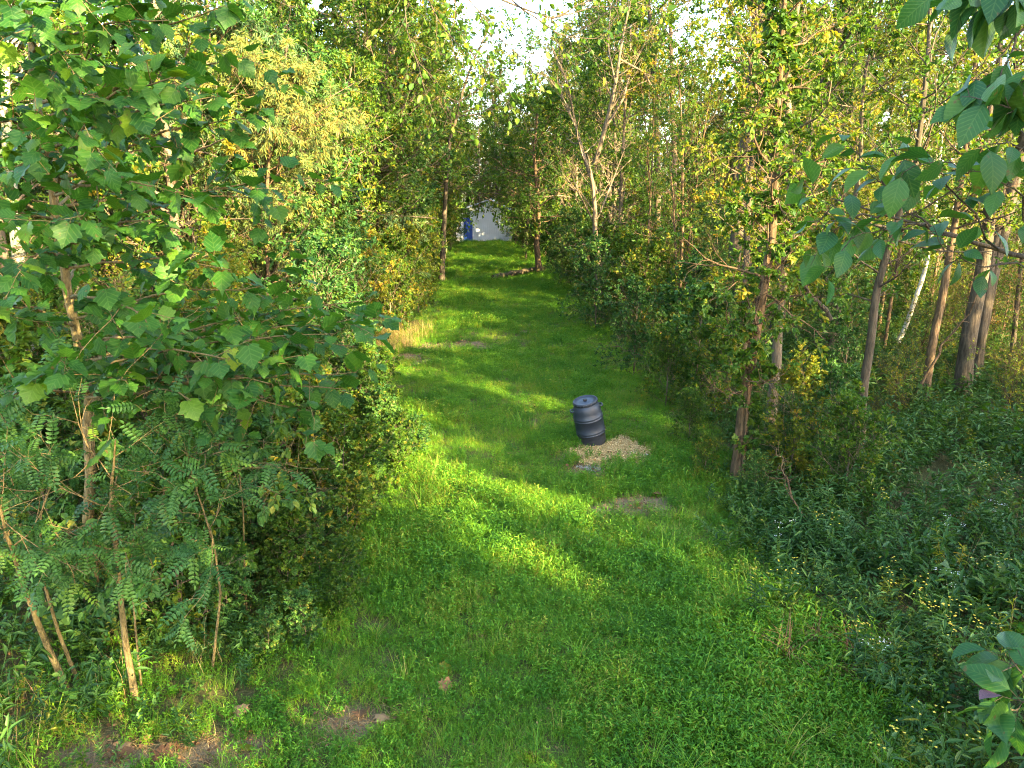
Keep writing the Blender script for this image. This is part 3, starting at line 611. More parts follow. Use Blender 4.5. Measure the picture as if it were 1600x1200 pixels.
# unseen trees added behind and right of the viewpoint to shade the path
def shade_woods(nmax):
    r = np.random.RandomState(11); P = []
    for v in list(range(600, 1200, 26)):
        for u in range(360, 1600, 45):
            g = ground(u, v)
            if all((g.x - l.x) ** 2 + ((g.y - l.y) * .8) ** 2 > .75 ** 2 for l, _ in LIT[:33]): P.append((g.x, g.y, 0.1))
    for v in (590, 575, 520, 440):
        for u in range(680, 900, 40): g = ground(u, v); P.append((g.x, g.y, .1))
    for u, v, Y in tuple((u, v, 6.5) for u in range(20, 520, 80) for v in range(140, 640, 90) if u < 420 or v > 400) + tuple((u, v, 5.8) for u in (60, 160, 260, 360) for v in (700, 800, 900)) + ((150, 300, 7), (300, 300, 7), (100, 600, 7), (300, 600, 7), (200, 800, 6), (1400, 300, 4), (1500, 350, 4), (1300, 320, 4)): p = at(u, v, Y); P.append(tuple(p))
    P = np.array(P); Lt = np.array([tuple(l) for l, _ in LIT]); S = np.array(SUN_DIR); hl = math.hypot(S[0], S[1])
    c = []
    while len(c) < 2500:
        x_, y_ = r.uniform(2, 46), r.uniform(-40, 14)
        if x_ < 5.2 and y_ > -4.5: continue
        if y_ > 0 and x_ < .75 * y_ + 5.2: continue
        c.append((x_, y_, r.uniform(.6, 1.15)))
    c = np.array(c)
    def hit(Q, rr):
        dx = c[:, None, 0] - Q[None, :, 0]; dy = c[:, None, 1] - Q[None, :, 1]; t = (dx * S[0] + dy * S[1]) / hl
        d = np.abs(dx * S[1] - dy * S[0]) / hl; z = Q[None, :, 2] + t * S[2] / hl; h = 10.5 * c[:, None, 2]
        return (t > .5) & (d < rr * c[:, None, 2] * (1.1 - .55 * z / h)) & (z < h * .93) & (z > .5)
    B = hit(P, 1.9); A_ = hit(Lt, 3.3).sum(1); need = np.full(len(P), 2.0); out = []
    for _ in range(nmax):
        sc_ = (B * np.minimum(need, 1)[None]).sum(1) - 6.0 * A_
        for a_, b_, _s in out: sc_[(c[:, 0] - a_) ** 2 + (c[:, 1] - b_) ** 2 < 4] = -9
        i = int(np.argmax(sc_))
        if sc_[i] < .5: break
        need = np.maximum(need - B[i], 0); out.append(tuple(c[i]))
    return out
sw = shade_woods(150); print('shade trees', len(sw))
for x_, y_, s in sw:
    plant_tree(('edge', 'dark', 'edge')[int(x_ * 7) % 3], int(y_ * 3) % 3, x_, y_, s, label='leafy tree added behind the viewpoint to shade the path', group=BW_)
for x_, y_, s_, kx in ((-4.6, 51, .9, 'yellow'), (-4.1, 47, .62, 'yellow'), (.9, 50, .6, 'edge'), (-4.9, 45, .8, 'edge'), (1.7, 55, .9, 'yellow'), (-5.0, 57, .9, 'edge'), (1.2, 60, .8, 'edge')):
    plant_tree(kx, 1, x_, y_, s_, label='leafy tree hanging over the far lawn, %s of the path' % ('left' if x_ < 0 else 'right'), group='trees hanging over the far lawn')

# ------------------------------------------------------------------ trees drawn one by one
def hero(name, label, pxs, Y, tr, tpl, lm, bm, seed, base=None, cat='tree', extra=None, **kw):
    pts = [at(u, v, Y) if len(q) == 0 else at(u, v, q[0]) for u, v, *q in pxs]
    b = pts[0]; b = Vector((b.x, b.y, float(terr(b.x, b.y)) - .05)) if base is None else base
    o = empty(name, b); loc = [(p - b) for p in pts]; loc[0] = Vector((0, 0, 0))
    wd, lv = tree_data(seed, [tuple(p) for p in loc], tr, tpl=tpl, **kw)
    if extra: extra(wd)
    mw, ml = finish(wd, lv, tpl, lm, bm)
    link('trunk', mw, o); link('crown', ml, o); tag(o, label, cat)
    return o, lv, b
def gy(u, v): return ground(u, v).y
hero('vine_clad_tree', 'tan trunked leaning tree right of the barrel, nearest to the path', [(1150, 755), (1163, 620), (1178, 520), (1192, 420), (1203, 300), (1210, 150), (1214, 0), (1218, -150)], gy(1150, 755), .105, OV, G_MAPLE, BARK_T, 301,
     n1=40, n2=6, n3=5, nleaf=8, t0=.13, L1=1.35, ls=.08, ang1=1.05, leafless=.2, wander=.24, droopl=.14, clump=.3)
hero('vine_clad_tree', 'darker straight trunk right behind the tan leaning tree by the path', [(1200, 702), (1212, 560), (1218, 420), (1236, 280), (1228, 120), (1246, -30), (1250, -160)], gy(1200, 702), .10, OV, G_MAPLE, BARK, 302,
     n1=34, n2=7, n3=5, nleaf=9, t0=.28, L1=1.7, ls=.085, ang1=.9, leafless=.12, wander=.22, droopl=.12, clump=.2)
hero('slender_tree', 'thin tree leaning left behind the two tall trunks by the path', [(1165, 560), (1168, 300), (1185, 140), (1180, -60)], 17, .09, OV, G_YEL, BARK_D, 303, n1=36, n2=6, n3=5, nleaf=7, t0=.15, L1=1.8, ls=.085)
hero('slender_tree', 'dark curved tree with low side branch between leaning trunks and dark woods', [(1342, 725), (1347, 620), (1362, 520), (1372, 440), (1395, 360), (1425, 260), (1440, 130), (1450, 0), (1455, -120)], gy(1342, 725), .085, OV, G_MAPLE, BARK_D, 304,
     n1=32, n2=5, n3=4, nleaf=6, t0=.3, L1=1.5, ls=.085, leafless=.2)
hero('leaning_tree', 'leaning tree with sunlit tan bark left of the thick forked trunk', [(1440, 640), (1458, 540), (1480, 430), (1497, 330), (1512, 190), (1525, 60), (1535, -90)], gy(1440, 640), .10, OV, G_YEL, BARK_T, 305,
     n1=32, n2=5, n3=4, nleaf=6, t0=.35, L1=1.8, ls=.09, leafless=.2)
hero('forked_tree', 'thick dark trunk forking low in the right hand woods', [(1500, 628), (1518, 520), (1538, 420), (1545, 350), (1538, 250), (1550, 120), (1560, -60)], gy(1500, 628), .19, OV, G_MAPLE, BARK_D, 306,
     n1=30, n2=6, n3=4, nleaf=6, t0=.4, L1=2.2, ls=.09)
hero('forked_tree', 'lighter right fork rising beside the thick dark trunk', [(1530, 560), (1548, 420), (1570, 330), (1588, 200), (1600, 60), (1610, -80)], gy(1500, 610) + .3, .12, OV, G_MAPLE, BARK_D, 307,
     n1=26, n2=5, n3=4, nleaf=6, t0=.5, L1=2.0, ls=.09)
hero('slender_tree', 'very thin dark stem at the right edge of the woods', [(1572, 620), (1588, 480), (1602, 340), (1622, 150), (1630, 0)], 19, .07, OV, G_MAPLE, BARK_D, 308, n1=24, n2=5, n3=4, nleaf=6, t0=.5, L1=1.8, ls=.09)
hero('slender_tree', 'pale sunlit young stem among shrubs between dark curved tree and leaning tree', [(1385, 640), (1410, 520), (1446, 420), (1462, 320), (1475, 180), (1490, 30)], 22, .085, OV, G_YEL, BARK_L, 309, n1=26, n2=5, n3=4, nleaf=6, t0=.4, L1=1.9, ls=.09)
hero('slender_tree', 'crooked dark stem behind the dark curved tree', [(1290, 610), (1312, 470), (1322, 380), (1345, 260), (1350, 120), (1378, 0), (1385, -80)], 20, .08, OV, G_YEL, BARK, 310, n1=28, n2=5, n3=4, nleaf=6, t0=.35, L1=1.9, ls=.09, leafless=.3)
hero('climbing_vine', 'leafy vine winding up the tan leaning tree by the path', [(1160, 740), (1170, 600), (1175, 520), (1200, 400), (1198, 300), (1222, 170), (1212, 60), (1225, -40)], gy(1150, 755) - .12, .018, GT, G_MAPLE, BARK_T, 330, cat='vine',
     n1=60, n2=4, n3=3, nleaf=7, t0=.05, L1=.55, ls=.085, ang1=1.1, leafless=.15, wander=.25, droopl=.2, clump=.25)
# the bare forked tree in the middle distance
def fork(wd):
    r = np.random.RandomState(5); Y = gy(935, 482); b = at(935, 482, Y)
    br = [([(932, 300), (915, 250), (900, 200), (888, 130), (862, 70)], .09), ([(928, 260), (945, 200), (962, 130), (972, 60), (990, -20)], .10), ([(945, 200), (975, 150), (985, 110), (1020, 40)], .05),
          ([(968, 90), (1005, 110), (1035, 160), (1060, 200)], .045), ([(905, 210), (880, 150), (850, 110)], .04), ([(962, 130), (950, 70), (955, 0)], .04), ([(938, 330), (965, 260), (980, 220)], .04), ([(930, 350), (905, 300), (880, 270)], .04)]
    for px, rr in br:
        p = np.array([tuple(at(u, v, Y + r.normal(0, .4)) - b) for u, v in px]); s = np.linspace(0, 1, len(p)); ss = np.linspace(0, 1, 10)
        P = np.column_stack([np.interp(ss, s, p[:, k]) for k in range(3)]); Rb = rr * np.linspace(1, .25, 10)
        tubes(wd, P[None], Rb[None], 6)
        st, d, R0, t = spawn(P[None], Rb[None], 9, .2, 1, .7, r); Q = batch_paths(st, d, r.uniform(.6, 1.8, 9), 5, .15, .08, r); tubes(wd, Q, (R0 * .5)[:, None] * np.linspace(1, .3, 6)[None], 4)
        st, d, R0, t = spawn(Q, (R0 * .5)[:, None] * np.linspace(1, .3, 6)[None], 4, .3, 1, .7, r); Q = batch_paths(st, d, r.uniform(.3, .9, len(st)), 3, .15, .05, r); tubes(wd, Q, np.full((len(st), 4), .007), 3)
hero('bare_tree', 'nearly bare forked tree with dark trunk standing behind the bushes right of the path', [(935, 482), (938, 420), (934, 360), (930, 290), (927, 240)], gy(935, 482), .16, OV, G_MAPLE, BARK, 311, n1=10, n2=4, n3=3, nleaf=5, t0=.3, L1=1.6, ls=.1, extra=fork, leafless=.6)
hero('thick_tree', 'short thick trunk at the end of the log beside the far path', [(843, 430), (840, 380), (842, 330), (835, 240), (840, 150)], gy(843, 430), .19, OV, G_MAPLE, BARK_T, 312, n1=36, n2=7, n3=5, nleaf=8, t0=.3, L1=3.2, ls=.13, ang1=1.2)
hero('arching_tree', 'sparse tree with its crown arching over the shed end of the path', [(690, 440), (695, 330), (700, 230), (730, 120), (770, 30)], gy(690, 440), .14, OV, G_MAPLE, BARK_D, 313, n1=30, n2=6, n3=5, nleaf=7, t0=.3, L1=3.0, ls=.13)
# left
hero('willow_like_tree', 'fine leaved sapling with sunlit orange tinted foliage left of the path', [(422, 600), (420, 480), (418, 300), (426, 190), (432, 120)], 17.8, .07, T_lance(.09, .3), G_WIL, BARK_T, 321, n1=44, n2=7, n3=6, nleaf=11, t0=.28, L1=1.9, ls=.13, ang1=.9, droopl=.3)
hero('willow_like_tree', 'grey green fine leaved tree left of the orange tinted sapling', [(322, 600), (322, 400), (318, 230), (330, 90), (325, -40)], 19.5, .09, T_lance(.09, .3), G_WILG, BARK_T, 322, n1=46, n2=7, n3=6, nleaf=10, t0=.25, L1=2.4, ls=.14, droopl=.25)
hero('broadleaf_tree', 'tall dark forked tree behind the orange tinted sapling', [(548, 470), (556, 390), (578, 290), (590, 200), (615, 70), (640, -60)], 27, .15, OV, G_MAPLE, BARK_D, 323, n1=46, n2=7, n3=6, nleaf=8, t0=.2, L1=3.3, ls=.12, ang1=1.1)
hero('pale_tree', 'whitish trunk at the left edge behind the big leaves', [(20, 420), (14, 250), (8, 120), (2, -60)], 14, .14, OV, G_MAPLE, BARK_L, 324, n1=16, n2=5, n3=4, nleaf=6, t0=.55, L1=1.8, ls=.09)
hero('slender_tree', 'reddish slim stem behind the dry grass clump', [(516, 560), (518, 460), (520, 380), (510, 260)], 22, .06, OV, G_DARK, BARK_T, 325, n1=26, n2=6, n3=4, nleaf=8, t0=.2, L1=1.6, ls=.09)
hero('slender_tree', 'slim tan stem among the bushes left of the orange tinted sapling', [(350, 560), (346, 480), (345, 420), (330, 330)], 18.5, .045, OV, G_DARK, BARK_T, 326, n1=18, n2=5, n3=4, nleaf=7, t0=.3, L1=1.2, ls=.08)

for i, (x_, y_, s_, kx) in enumerate(((-8.5, 13, 1.0, 'edge'), (-11, 14.5, 1.1, 'dark'), (-7.2, 16.5, 1.15, 'edge'), (-13, 18, 1.1, 'yellow'), (-9.5, 11, .9, 'dark'))):
    plant_tree(kx, i, x_, y_, s_, label=('mid green', 'deep green', 'large mid green', 'yellow green', 'small deep green')[i] + ' tree close behind the big leaved sapling', group='trees behind the big leaved sapling')
# near left: sycamore sapling, every big leaf of its own
LT = [T_lobed(.10, .25, .01, 1), T_lobed(.22, .12, .015, 2), T_lobed(-.05, .4, .015, 3), T_lobed(.3, .35, .02, 4), T_lobed(.05, .6, .03, 5), T_lobed(.4, .1, .03, 6)]
def leaf_mesh(tpl, m, name, tint=.5):
    a = Acc(); a.add(tpl[0], q=tpl[1], t=tpl[2], tint=tint, uv=uv_of(tpl[0]))
    me = a.mesh(name, m=m); return me
def project(p):
    q = np.asarray(p, float) - np.array([0, 0, CAM_H]); f = q[..., 1] * CP - q[..., 2] * SP; u_ = q[..., 1] * SP + q[..., 2] * CP
    return 800 + FPX * q[..., 0] / f, 600 - FPX * u_ / f, f
def leafy(o, b, lv, meshes, tpls, m, nmax=290, seed=0):
    r = np.random.RandomState(seed); W = lv['pos'] + np.array(b); u, v, f = project(W)
    vis = (u > -20) & (u < 1620) & (v > -20) & (v < 1220); px = np.where(vis, lv['size'] / f, 0)
    order = np.argsort(-px); big = order[:nmax]; big = big[px[big] > 0]; rest = order[len(big):]
    for i in big:
        ax = Vector(lv['ax'][i]); nn = Vector(lv['nr'][i]); x_ = ax.cross(nn).normalized(); z_ = x_.cross(ax)
        M_ = Matrix((x_, ax, z_)).transposed().to_4x4(); s = lv['size'][i]
        lf = link('leaf', meshes[r.randint(len(meshes))], o); lf.matrix_local = Matrix.Translation(lv['pos'][i]) @ M_ @ Matrix.Scale(s, 4)
    a = Acc(); tt = r.randint(0, len(tpls), len(rest))
    for k in range(len(tpls)):
        s = rest[tt == k]
        if len(s): leaves(a, tpls[k], lv['pos'][s], lv['ax'][s], lv['nr'][s], lv['size'][s], lv['tint'][s])
    if a.n: c = link('crown', a.mesh('crown', m=m), o); c['kind'] = 'stuff'
SYM = [leaf_mesh(t, G_SYC, 'big_leaf', tint) for t, tint in zip(LT * 2, (.3, .5, .4, .55, .6, .35, .25, .45, .68, .4, .5, .3))]
def limb_tree(name, label, trunk_px, Y, tr, limbs, bm, seed, ls, nl, tpls, meshes, m, lr=.014, n2=6, cat='tree', nmax=290, hang=.35, tilt=.5, L2r=(.3, .7), trunk=True):
    r = np.random.RandomState(seed); pts = [at(u, v, y_) for u, v, y_ in trunk_px]; b = pts[0]; b = Vector((b.x, b.y, max(b.z, 0) - .03)) if trunk else b
    o = empty(name, b); wd = Acc(); p = np.array([tuple(q - b) for q in pts])
    if trunk: p[0] = 0
    s = np.linspace(0, 1, len(p)); ss = np.linspace(0, 1, 18); T = np.column_stack([np.interp(ss, s, p[:, k]) for k in range(3)])
    T[1:-1] += r.normal(0, tr * .25, (16, 3)); tubes(wd, T[None], (tr * np.linspace(1.15, .3, 18))[None], 8)
    POS = []; DIR = []
    allP = []; allR = []
    for lp in limbs:
        q = np.array([tuple(at(u, v, y_) - b) for u, v, y_ in lp]); s = np.linspace(0, 1, len(q)); ss = np.linspace(0, 1, 10)
        P = np.column_stack([np.interp(ss, s, q[:, k]) for k in range(3)]); P[1:] += r.normal(0, .012, (9, 3)); Rb = lr * np.linspace(1, .25, 10)
        allP.append(P); allR.append(Rb)
    P = np.stack(allP); Rb = np.stack(allR); tubes(wd, P, Rb, 6)
    st, d, R0, t = spawn(P, Rb, n2, .2, 1.0, .75, r, upb=.05); L2 = r.uniform(*L2r, len(st)); Q = batch_paths(st, d, L2, 5, .12, .0, r); Rq = np.maximum(R0 * .55, .003)[:, None] * np.linspace(1, .4, 6)[None]; tubes(wd, Q, Rq, 5)
    pa, da, _, _ = spawn(Q, Rq, nl, .15, 1.02, .9, r); pb, db, _, _ = spawn(P, Rb, nl * 2, .25, 1.02, .9, r)
    pos = np.concatenate([pa, pb]); dr = np.concatenate([da, db]); N = len(pos)
    pet = r.uniform(.03, .07, N); pd = nrm(dr + np.array([0, 0, -.1])); tip = pos + pd * (pet * ls / .16)[:, None]
    PP = np.stack([pos, tip], 1); tubes(wd, PP, np.full((N, 2), .0016 * ls / .12), 3)
    ax = nrm(pd + np.column_stack([r.normal(0, .25, N), r.normal(0, .25, N), -np.abs(r.normal(hang, .25, N))]))
    lv = dict(pos=tip, ax=ax, nr=up_normals(N, r, tilt), size=ls * r.uniform(.6, 1.3, N), tint=np.clip(r.normal(.5, .18, N), 0, 1))
    link('trunk' if trunk else 'bough', wd.mesh('wood', m=bm), o); leafy(o, b, lv, meshes, tpls, m, nmax, seed)
    tag(o, label, cat); return o
SYL = []
tp = [(150, 960, 7.5), (138, 800, 7.4), (140, 650, 7.3), (125, 560, 7.2), (102, 420, 7.0), (85, 300, 6.9), (58, 150, 6.8), (40, -20, 6.7), (35, -150, 6.7)]
def on_trunk(f):
    k = f * (len(tp) - 1); i = min(int(k), len(tp) - 2); w_ = k - i; return tuple(tp[i][j] * (1 - w_) + tp[i + 1][j] * w_ for j in range(3))
ends = [(.28, (560, 585, 5.6)), (.30, (-60, 640, 5.6)), (.33, (470, 640, 6.0)), (.35, (555, 500, 5.6)), (.37, (350, 560, 5.0)), (.4, (560, 540, 6.4)), (.42, (-40, 480, 5.2)), (.43, (410, 450, 5.6)), (.46, (230, 500, 4.8)), (.5, (360, 420, 5.6)), (.52, (30, 420, 5.0)),
        (.53, (450, 270, 6.2)), (.56, (300, 360, 5.4)), (.58, (-60, 350, 5.6)), (.6, (430, 315, 6.6)), (.62, (240, 290, 5.2)), (.64, (390, 180, 6.4)), (.66, (60, 250, 5.2)), (.68, (340, 150, 6.0)), (.7, (-50, 200, 6.)),
        (.72, (390, 90, 6.6)), (.74, (220, 170, 5.5)), (.76, (350, 10, 6.2)), (.78, (130, 90, 5.4)), (.8, (260, 30, 5.8)), (.84, (-40, 60, 5.8)), (.86, (200, -40, 5.8)), (.9, (90, -30, 5.6)), (.48, (140, 400, 8.6)), (.6, (200, 250, 8.6)), (.7, (180, 120, 8.4)), (.38, (330, 480, 8.2)),
        (.36, (560, 470, 5.8)), (.34, (520, 520, 5.5)), (.32, (470, 560, 5.3)), (.3, (540, 610, 5.9)), (.31, (420, 600, 5.2)), (.29, (300, 620, 5.2)), (.3, (200, 600, 5.0)), (.34, (90, 560, 4.9)), (.7, (280, 120, 5.2)), (.62, (130, 200, 5.2)), (.8, (60, 30, 5.2)), (.5, (130, 330, 5.0))]
for f, e in ends:
    s0 = on_trunk(f); mid = tuple((s0[j] * .5 + e[j] * .5) for j in range(3)); SYL.append([s0, (mid[0], mid[1] - 18, mid[2]), e])
limb_tree('sycamore_sapling', 'young tree with very large lobed leaves filling the upper left', tp, 7.5, .055, SYL, BARK_Y, 401, .135, 7, LT, SYM, G_SYC, lr=.015, n2=5, nmax=295, tilt=.3, hang=.12, L2r=(.2, .75))

# right: leafy bough reaching in near the viewpoint
def T_ovate(seed, cup=.15, droop=.25):
    r = np.random.RandomState(seed); V = []; S = 7
    prof_ = [0, .20, .31, .33, .27, .15, 0]
    for k in range(S):
        y_ = k / (S - 1); wv = prof_[k]
        for xx_ in (-1, -.5, 0, .5, 1):
            x2 = xx_ * wv; V.append((x2, y_, cup * abs(x2) * 1.2 - droop * y_ * y_ + (0 if abs(xx_) < .9 else r.normal(0, .012))))
    Q = [[k * 5 + j, k * 5 + j + 1, k * 5 + j + 6, k * 5 + j + 5] for k in range(S - 1) for j in range(4)]
    return np.array(V), np.array(Q), None
OT = [T_ovate(1, .2, .25), T_ovate(2, .5, .1), T_ovate(3, .1, .5)]
OVM = [leaf_mesh(t, G_BRANCH, 'ovate_leaf', ti) for t, ti in zip(OT * 2, (.4, .55, .5, .65, .75, .3))]
limb_tree('overhanging_bough', 'dark green bough with pointed oval leaves reaching in from the right edge', [(1720, 420, 3.6), (1600, 402, 3.7), (1500, 372, 3.8), (1450, 355, 3.85), (1380, 335, 3.9), (1300, 310, 4.0)], 3.8, .012,
          [[(1500, 372, 3.8), (1420, 360, 3.8), (1330, 345, 3.9), (1250, 300, 4.0)], [(1460, 358, 3.85), (1380, 290, 3.9), (1340, 230, 3.9)], [(1650, 415, 3.6), (1550, 412, 3.6), (1470, 395, 3.6)], [(1560, 390, 3.7), (1500, 300, 3.6), (1420, 240, 3.6)],
           [(1620, 405, 3.7), (1590, 300, 3.4), (1480, 250, 3.4)], [(1450, 355, 3.85), (1400, 350, 3.6), (1330, 370, 3.6)], [(1380, 335, 3.9), (1300, 350, 3.8), (1270, 345, 3.8)], [(1700, 300, 3.4), (1620, 230, 3.3), (1560, 230, 3.3)]],
          BARK_D, 402, .125, 3, OT, OVM, G_BRANCH, lr=.006, n2=3, cat='branch', hang=.5, L2r=(.1, .28), trunk=False, nmax=280)
limb_tree('overhanging_bough', 'leafy bough hanging into the upper right corner', [(1760, -60, 2.9), (1660, -10, 2.9), (1580, 40, 3.0), (1540, 20, 3.0)], 3, .010,
          [[(1660, -10, 2.9), (1560, 0, 2.9), (1500, 10, 3.0)], [(1620, 20, 2.9), (1570, 90, 2.8), (1555, 130, 2.8)], [(1700, 0, 2.8), (1620, 120, 2.7), (1580, 170, 2.7)], [(1640, 0, 2.9), (1600, -40, 2.9), (1540, -30, 2.9)]],
          BARK_D, 403, .13, 3, OT, OVM, G_BRANCH, lr=.005, n2=3, cat='branch', hang=.5, L2r=(.08, .2), trunk=False, nmax=120)
limb_tree('near_sprig', 'blurred broad leaved sprig poking into the lower right corner', [(1720, 1180, 2.6), (1660, 1120, 2.6), (1600, 1060, 2.7), (1580, 1030, 2.7)], 3, .008,
          [[(1660, 1120, 2.6), (1620, 1040, 2.7), (1560, 1020, 2.8)], [(1660, 1120, 2.6), (1600, 1100, 2.6), (1560, 1130, 2.6)]],
          BARK_D, 404, .13, 3, OT, OVM, G_BRANCH, lr=.004, n2=2, cat='branch', hang=.3, L2r=(.05, .15), trunk=False, nmax=60)

sp_ = [o for o in bpy.data.objects if o.name.startswith('near_sprig')][0]
pl_ = link('leaf', leaf_mesh(OT[0], plain('purple brown leaf', (.11, .06, .065), .8, spec=.1, var=.6, scale=40), 'purple_leaf'), sp_); pl_['label'] = 'mottled purple brown leaf'
pl_.location = at(1560, 1085, 2.6) - sp_.location; pl_.scale = (.11,) * 3; pl_.rotation_euler = (R(20), R(10), R(115))
limb_tree('overhanging_bough', 'thinly leaved bough arching across the sky gap at top centre', [(560, -150, 11), (640, -60, 11), (760, -10, 11), (860, 30, 11), (930, 10, 11)], 11, .02,
          [[(640, -60, 11), (690, 40, 11), (760, 130, 11)], [(700, -40, 11), (780, 60, 11), (850, 120, 11)], [(800, 0, 11), (880, 60, 11), (960, 60, 11)], [(860, 30, 11), (950, -10, 11), (1040, 20, 11)], [(760, -10, 11), (840, -20, 11), (900, -60, 11)], [(620, -70, 11), (640, 60, 11), (680, 190, 11)], [(700, -40, 11), (720, 60, 11), (800, 170, 11)]],
          BARK_D, 405, .10, 5, [OV, OV], [], G_MAPLE, lr=.012, n2=13, cat='branch', hang=.3, L2r=(.3, .8), trunk=False, nmax=0)
limb_tree('overhanging_bough', 'yellow green leafy bough hanging down before the shed roof', [(640, 250, 44), (690, 280, 44), (740, 300, 44), (800, 310, 44)], 44, .04,
          [[(660, 265, 44), (700, 320, 44), (735, 338, 44)], [(690, 280, 44), (745, 315, 44), (775, 332, 44)], [(740, 300, 44), (790, 325, 44), (815, 345, 44)], [(680, 270, 44), (760, 275, 44), (830, 290, 44)], [(650, 270, 44), (680, 330, 44), (700, 350, 44)], [(760, 300, 44), (830, 310, 44), (850, 335, 44)]],
          BARK_D, 406, .19, 9, [OV, OV], [], G_MAPLE, lr=.03, n2=18, cat='branch', hang=.3, L2r=(.5, 1.3), trunk=False, nmax=0)
# near left: locust saplings
def sap(label, pxs, tr, seed, tpl, lm, bm=BARK_Y, **kw):
    pts = [at(u, v, Y) for u, v, Y in pxs]; b = pts[0]; b = Vector((b.x, b.y, float(terr(b.x, b.y)) - .04)); o = empty('locust_sapling', b)
    wd, lv = tree_data(seed, [(0, 0, 0)] + [tuple(p - b) for p in pts[1:]], tr, tpl=tpl, **kw); mw, ml = finish(wd, lv, tpl, lm, bm)
    link('trunk', mw, o); link('crown', ml, o); tag(o, label, 'sapling')
PN = T_pinnate(6, .23, .52)
kw = dict(n1=9, n2=3, n3=2, nleaf=4, t0=.5, L1=.95, ls=.21, ang1=1.1, lsj=.25, tilt=.35, droopl=.15, up1=.02)
sap('straight yellow brown sapling stem left of the path, nearest of the upright ones', [(212, 1095, 6.1), (195, 1000, 6.0), (182, 890, 5.8), (172, 780, 5.5), (180, 690, 5.2)], .035, 411, PN, G_LOC, **kw)
sap('leaning sapling with sunlit lower stem at the lower left', [(112, 1100, 6.1), (75, 1010, 5.9), (40, 920, 5.6), (15, 830, 5.3), (0, 740, 5.1)], .034, 412, PN, G_LOC, **kw)
sap('thinner leaning sapling beside the sunlit lower stem', [(122, 1060, 6.4), (90, 985, 6.2), (65, 900, 5.9), (62, 800, 5.6), (90, 720, 5.4)], .020, 413, PN, G_LOC, **kw)
sap('locust sapling spreading blue green leaflets above the thin stems', [(330, 1040, 6.6), (345, 930, 6.3), (335, 850, 6.0), (310, 770, 5.7), (290, 690, 5.3)], .014, 414, PN, G_LOC, **kw)
sap('slim sapling with upright bare stem between locusts and path', [(385, 960, 7.6), (382, 880, 7.4), (380, 800, 7.2), (370, 700, 6.9), (380, 620, 6.8)], .012, 415, OV, G_DARK, **dict(kw, n2=4, nleaf=6, ls=.09))
sap('slim stem with oval leaves just left of the upright locust', [(222, 1085, 6.2), (212, 980, 6.2), (205, 890, 6.1), (215, 800, 6.0)], .012, 416, OV, G_DARK, **dict(kw, n2=4, nleaf=6, ls=.09))
sap('slim crooked stem nearest to the path among the left shrubs', [(470, 880, 9.0), (462, 830, 8.8), (465, 760, 8.6), (470, 680, 8.4)], .014, 417, OV, G_MAPLE, **dict(kw, n2=4, nleaf=7, ls=.09, t0=.3))

# ------------------------------------------------------------------ shrubs along the edges
def shrub(k, u, v, s, label, key='shrub', name='shrub', cat='shrub', group=None, push=0):
    g = ground(u, v); return plant_tree(key, k, g.x + push, g.y, s, label=label, name=name, cat=cat, group=group)
GL = 'shrubs lining the left side of the path'; GR = 'shrubs lining the right side of the path'
SK = ('mid green leafy shrub', 'deep green leafy shrub', 'yellow green leafy shrub')
for i in range(44):
    y_ = 7.2 + 34 * (i / 44) ** 1.25; off = rs.uniform(.75, 1.7) + (.5 if y_ < 12 else 0); kk = rs.randint(3 if y_ > 22 else 2); q_ = rs.uniform(.55, 1.05)
    plant_tree('shrub', kk, left_edge(y_) - off, y_, q_ * (.8 if y_ < 16 else 1.2), label=big(q_, .7, .9) + SK[kk] + ' ' + where('L', left_edge(y_) - off, y_), group=GL, name='shrub', cat='shrub')
for i in range(24):
    y_ = 10.5 + 34 * (i / 24) ** 1.15; off = rs.uniform(.5, 2.2); kk = rs.randint(2); q_ = rs.uniform(.35, 1.05)
    plant_tree(('shrub', 'shrub', 'vine')[i % 3], kk, right_edge(y_) + off, y_, q_ * (.85 if y_ < 16 else 1.2), label=big(q_, .7, .9) + SK[kk] + ' ' + where('R', right_edge(y_) + off, y_), group=GR, name='shrub', cat='shrub')
for i, (u, v, Y, s_) in enumerate(((60, 700, 0, 1.0), (190, 760, 0, .9), (300, 740, 0, 1.0), (420, 730, 0, .9), (500, 760, 0, .75), (540, 830, 0, .55), (420, 860, 0, .7), (250, 860, 0, .8), (90, 880, 0, .9), (0, 800, 0, 1.), (480, 650, 0, 1.0), (380, 660, 0, 1.1), (250, 660, 0, 1.1), (120, 620, 0, 1.2), (20, 620, 0, 1.2), (560, 690, 0, .6), (330, 960, 0, .5), (470, 930, 0, .45))):
    g = ground(u, v); plant_tree('vine', i, g.x, g.y, s_, label='broad leaved vine covered shrub ' + ('low in front of' if v > 900 else 'between' if v > 800 else 'just behind' if v > 690 else 'well behind') + ' the left saplings, ' + ('close to the path' if u > 410 else 'middle of the thicket' if u > 170 else 'toward the picture edge'), group='vine covered shrubs left of the path', name='shrub', cat='shrub')
for i, (u, v, q_, lb) in enumerate(((1100, 752, .33, 'low green brush against the left foot of the tan leaning tree'), (1178, 785, .28, 'low green brush before the foot of the tan leaning tree'), (1075, 700, .42, 'green brush between the tan leaning tree and the lawn'), (1222, 745, .42, 'green brush filling the gap right of the tan leaning tree'), (1040, 640, .7, 'rounded brush at the lawn edge up from the barrel'), (990, 590, .8, 'rounded brush at the lawn edge by the dead branch tip'))):
    shrub(i % 2, u, v, q_, lb)
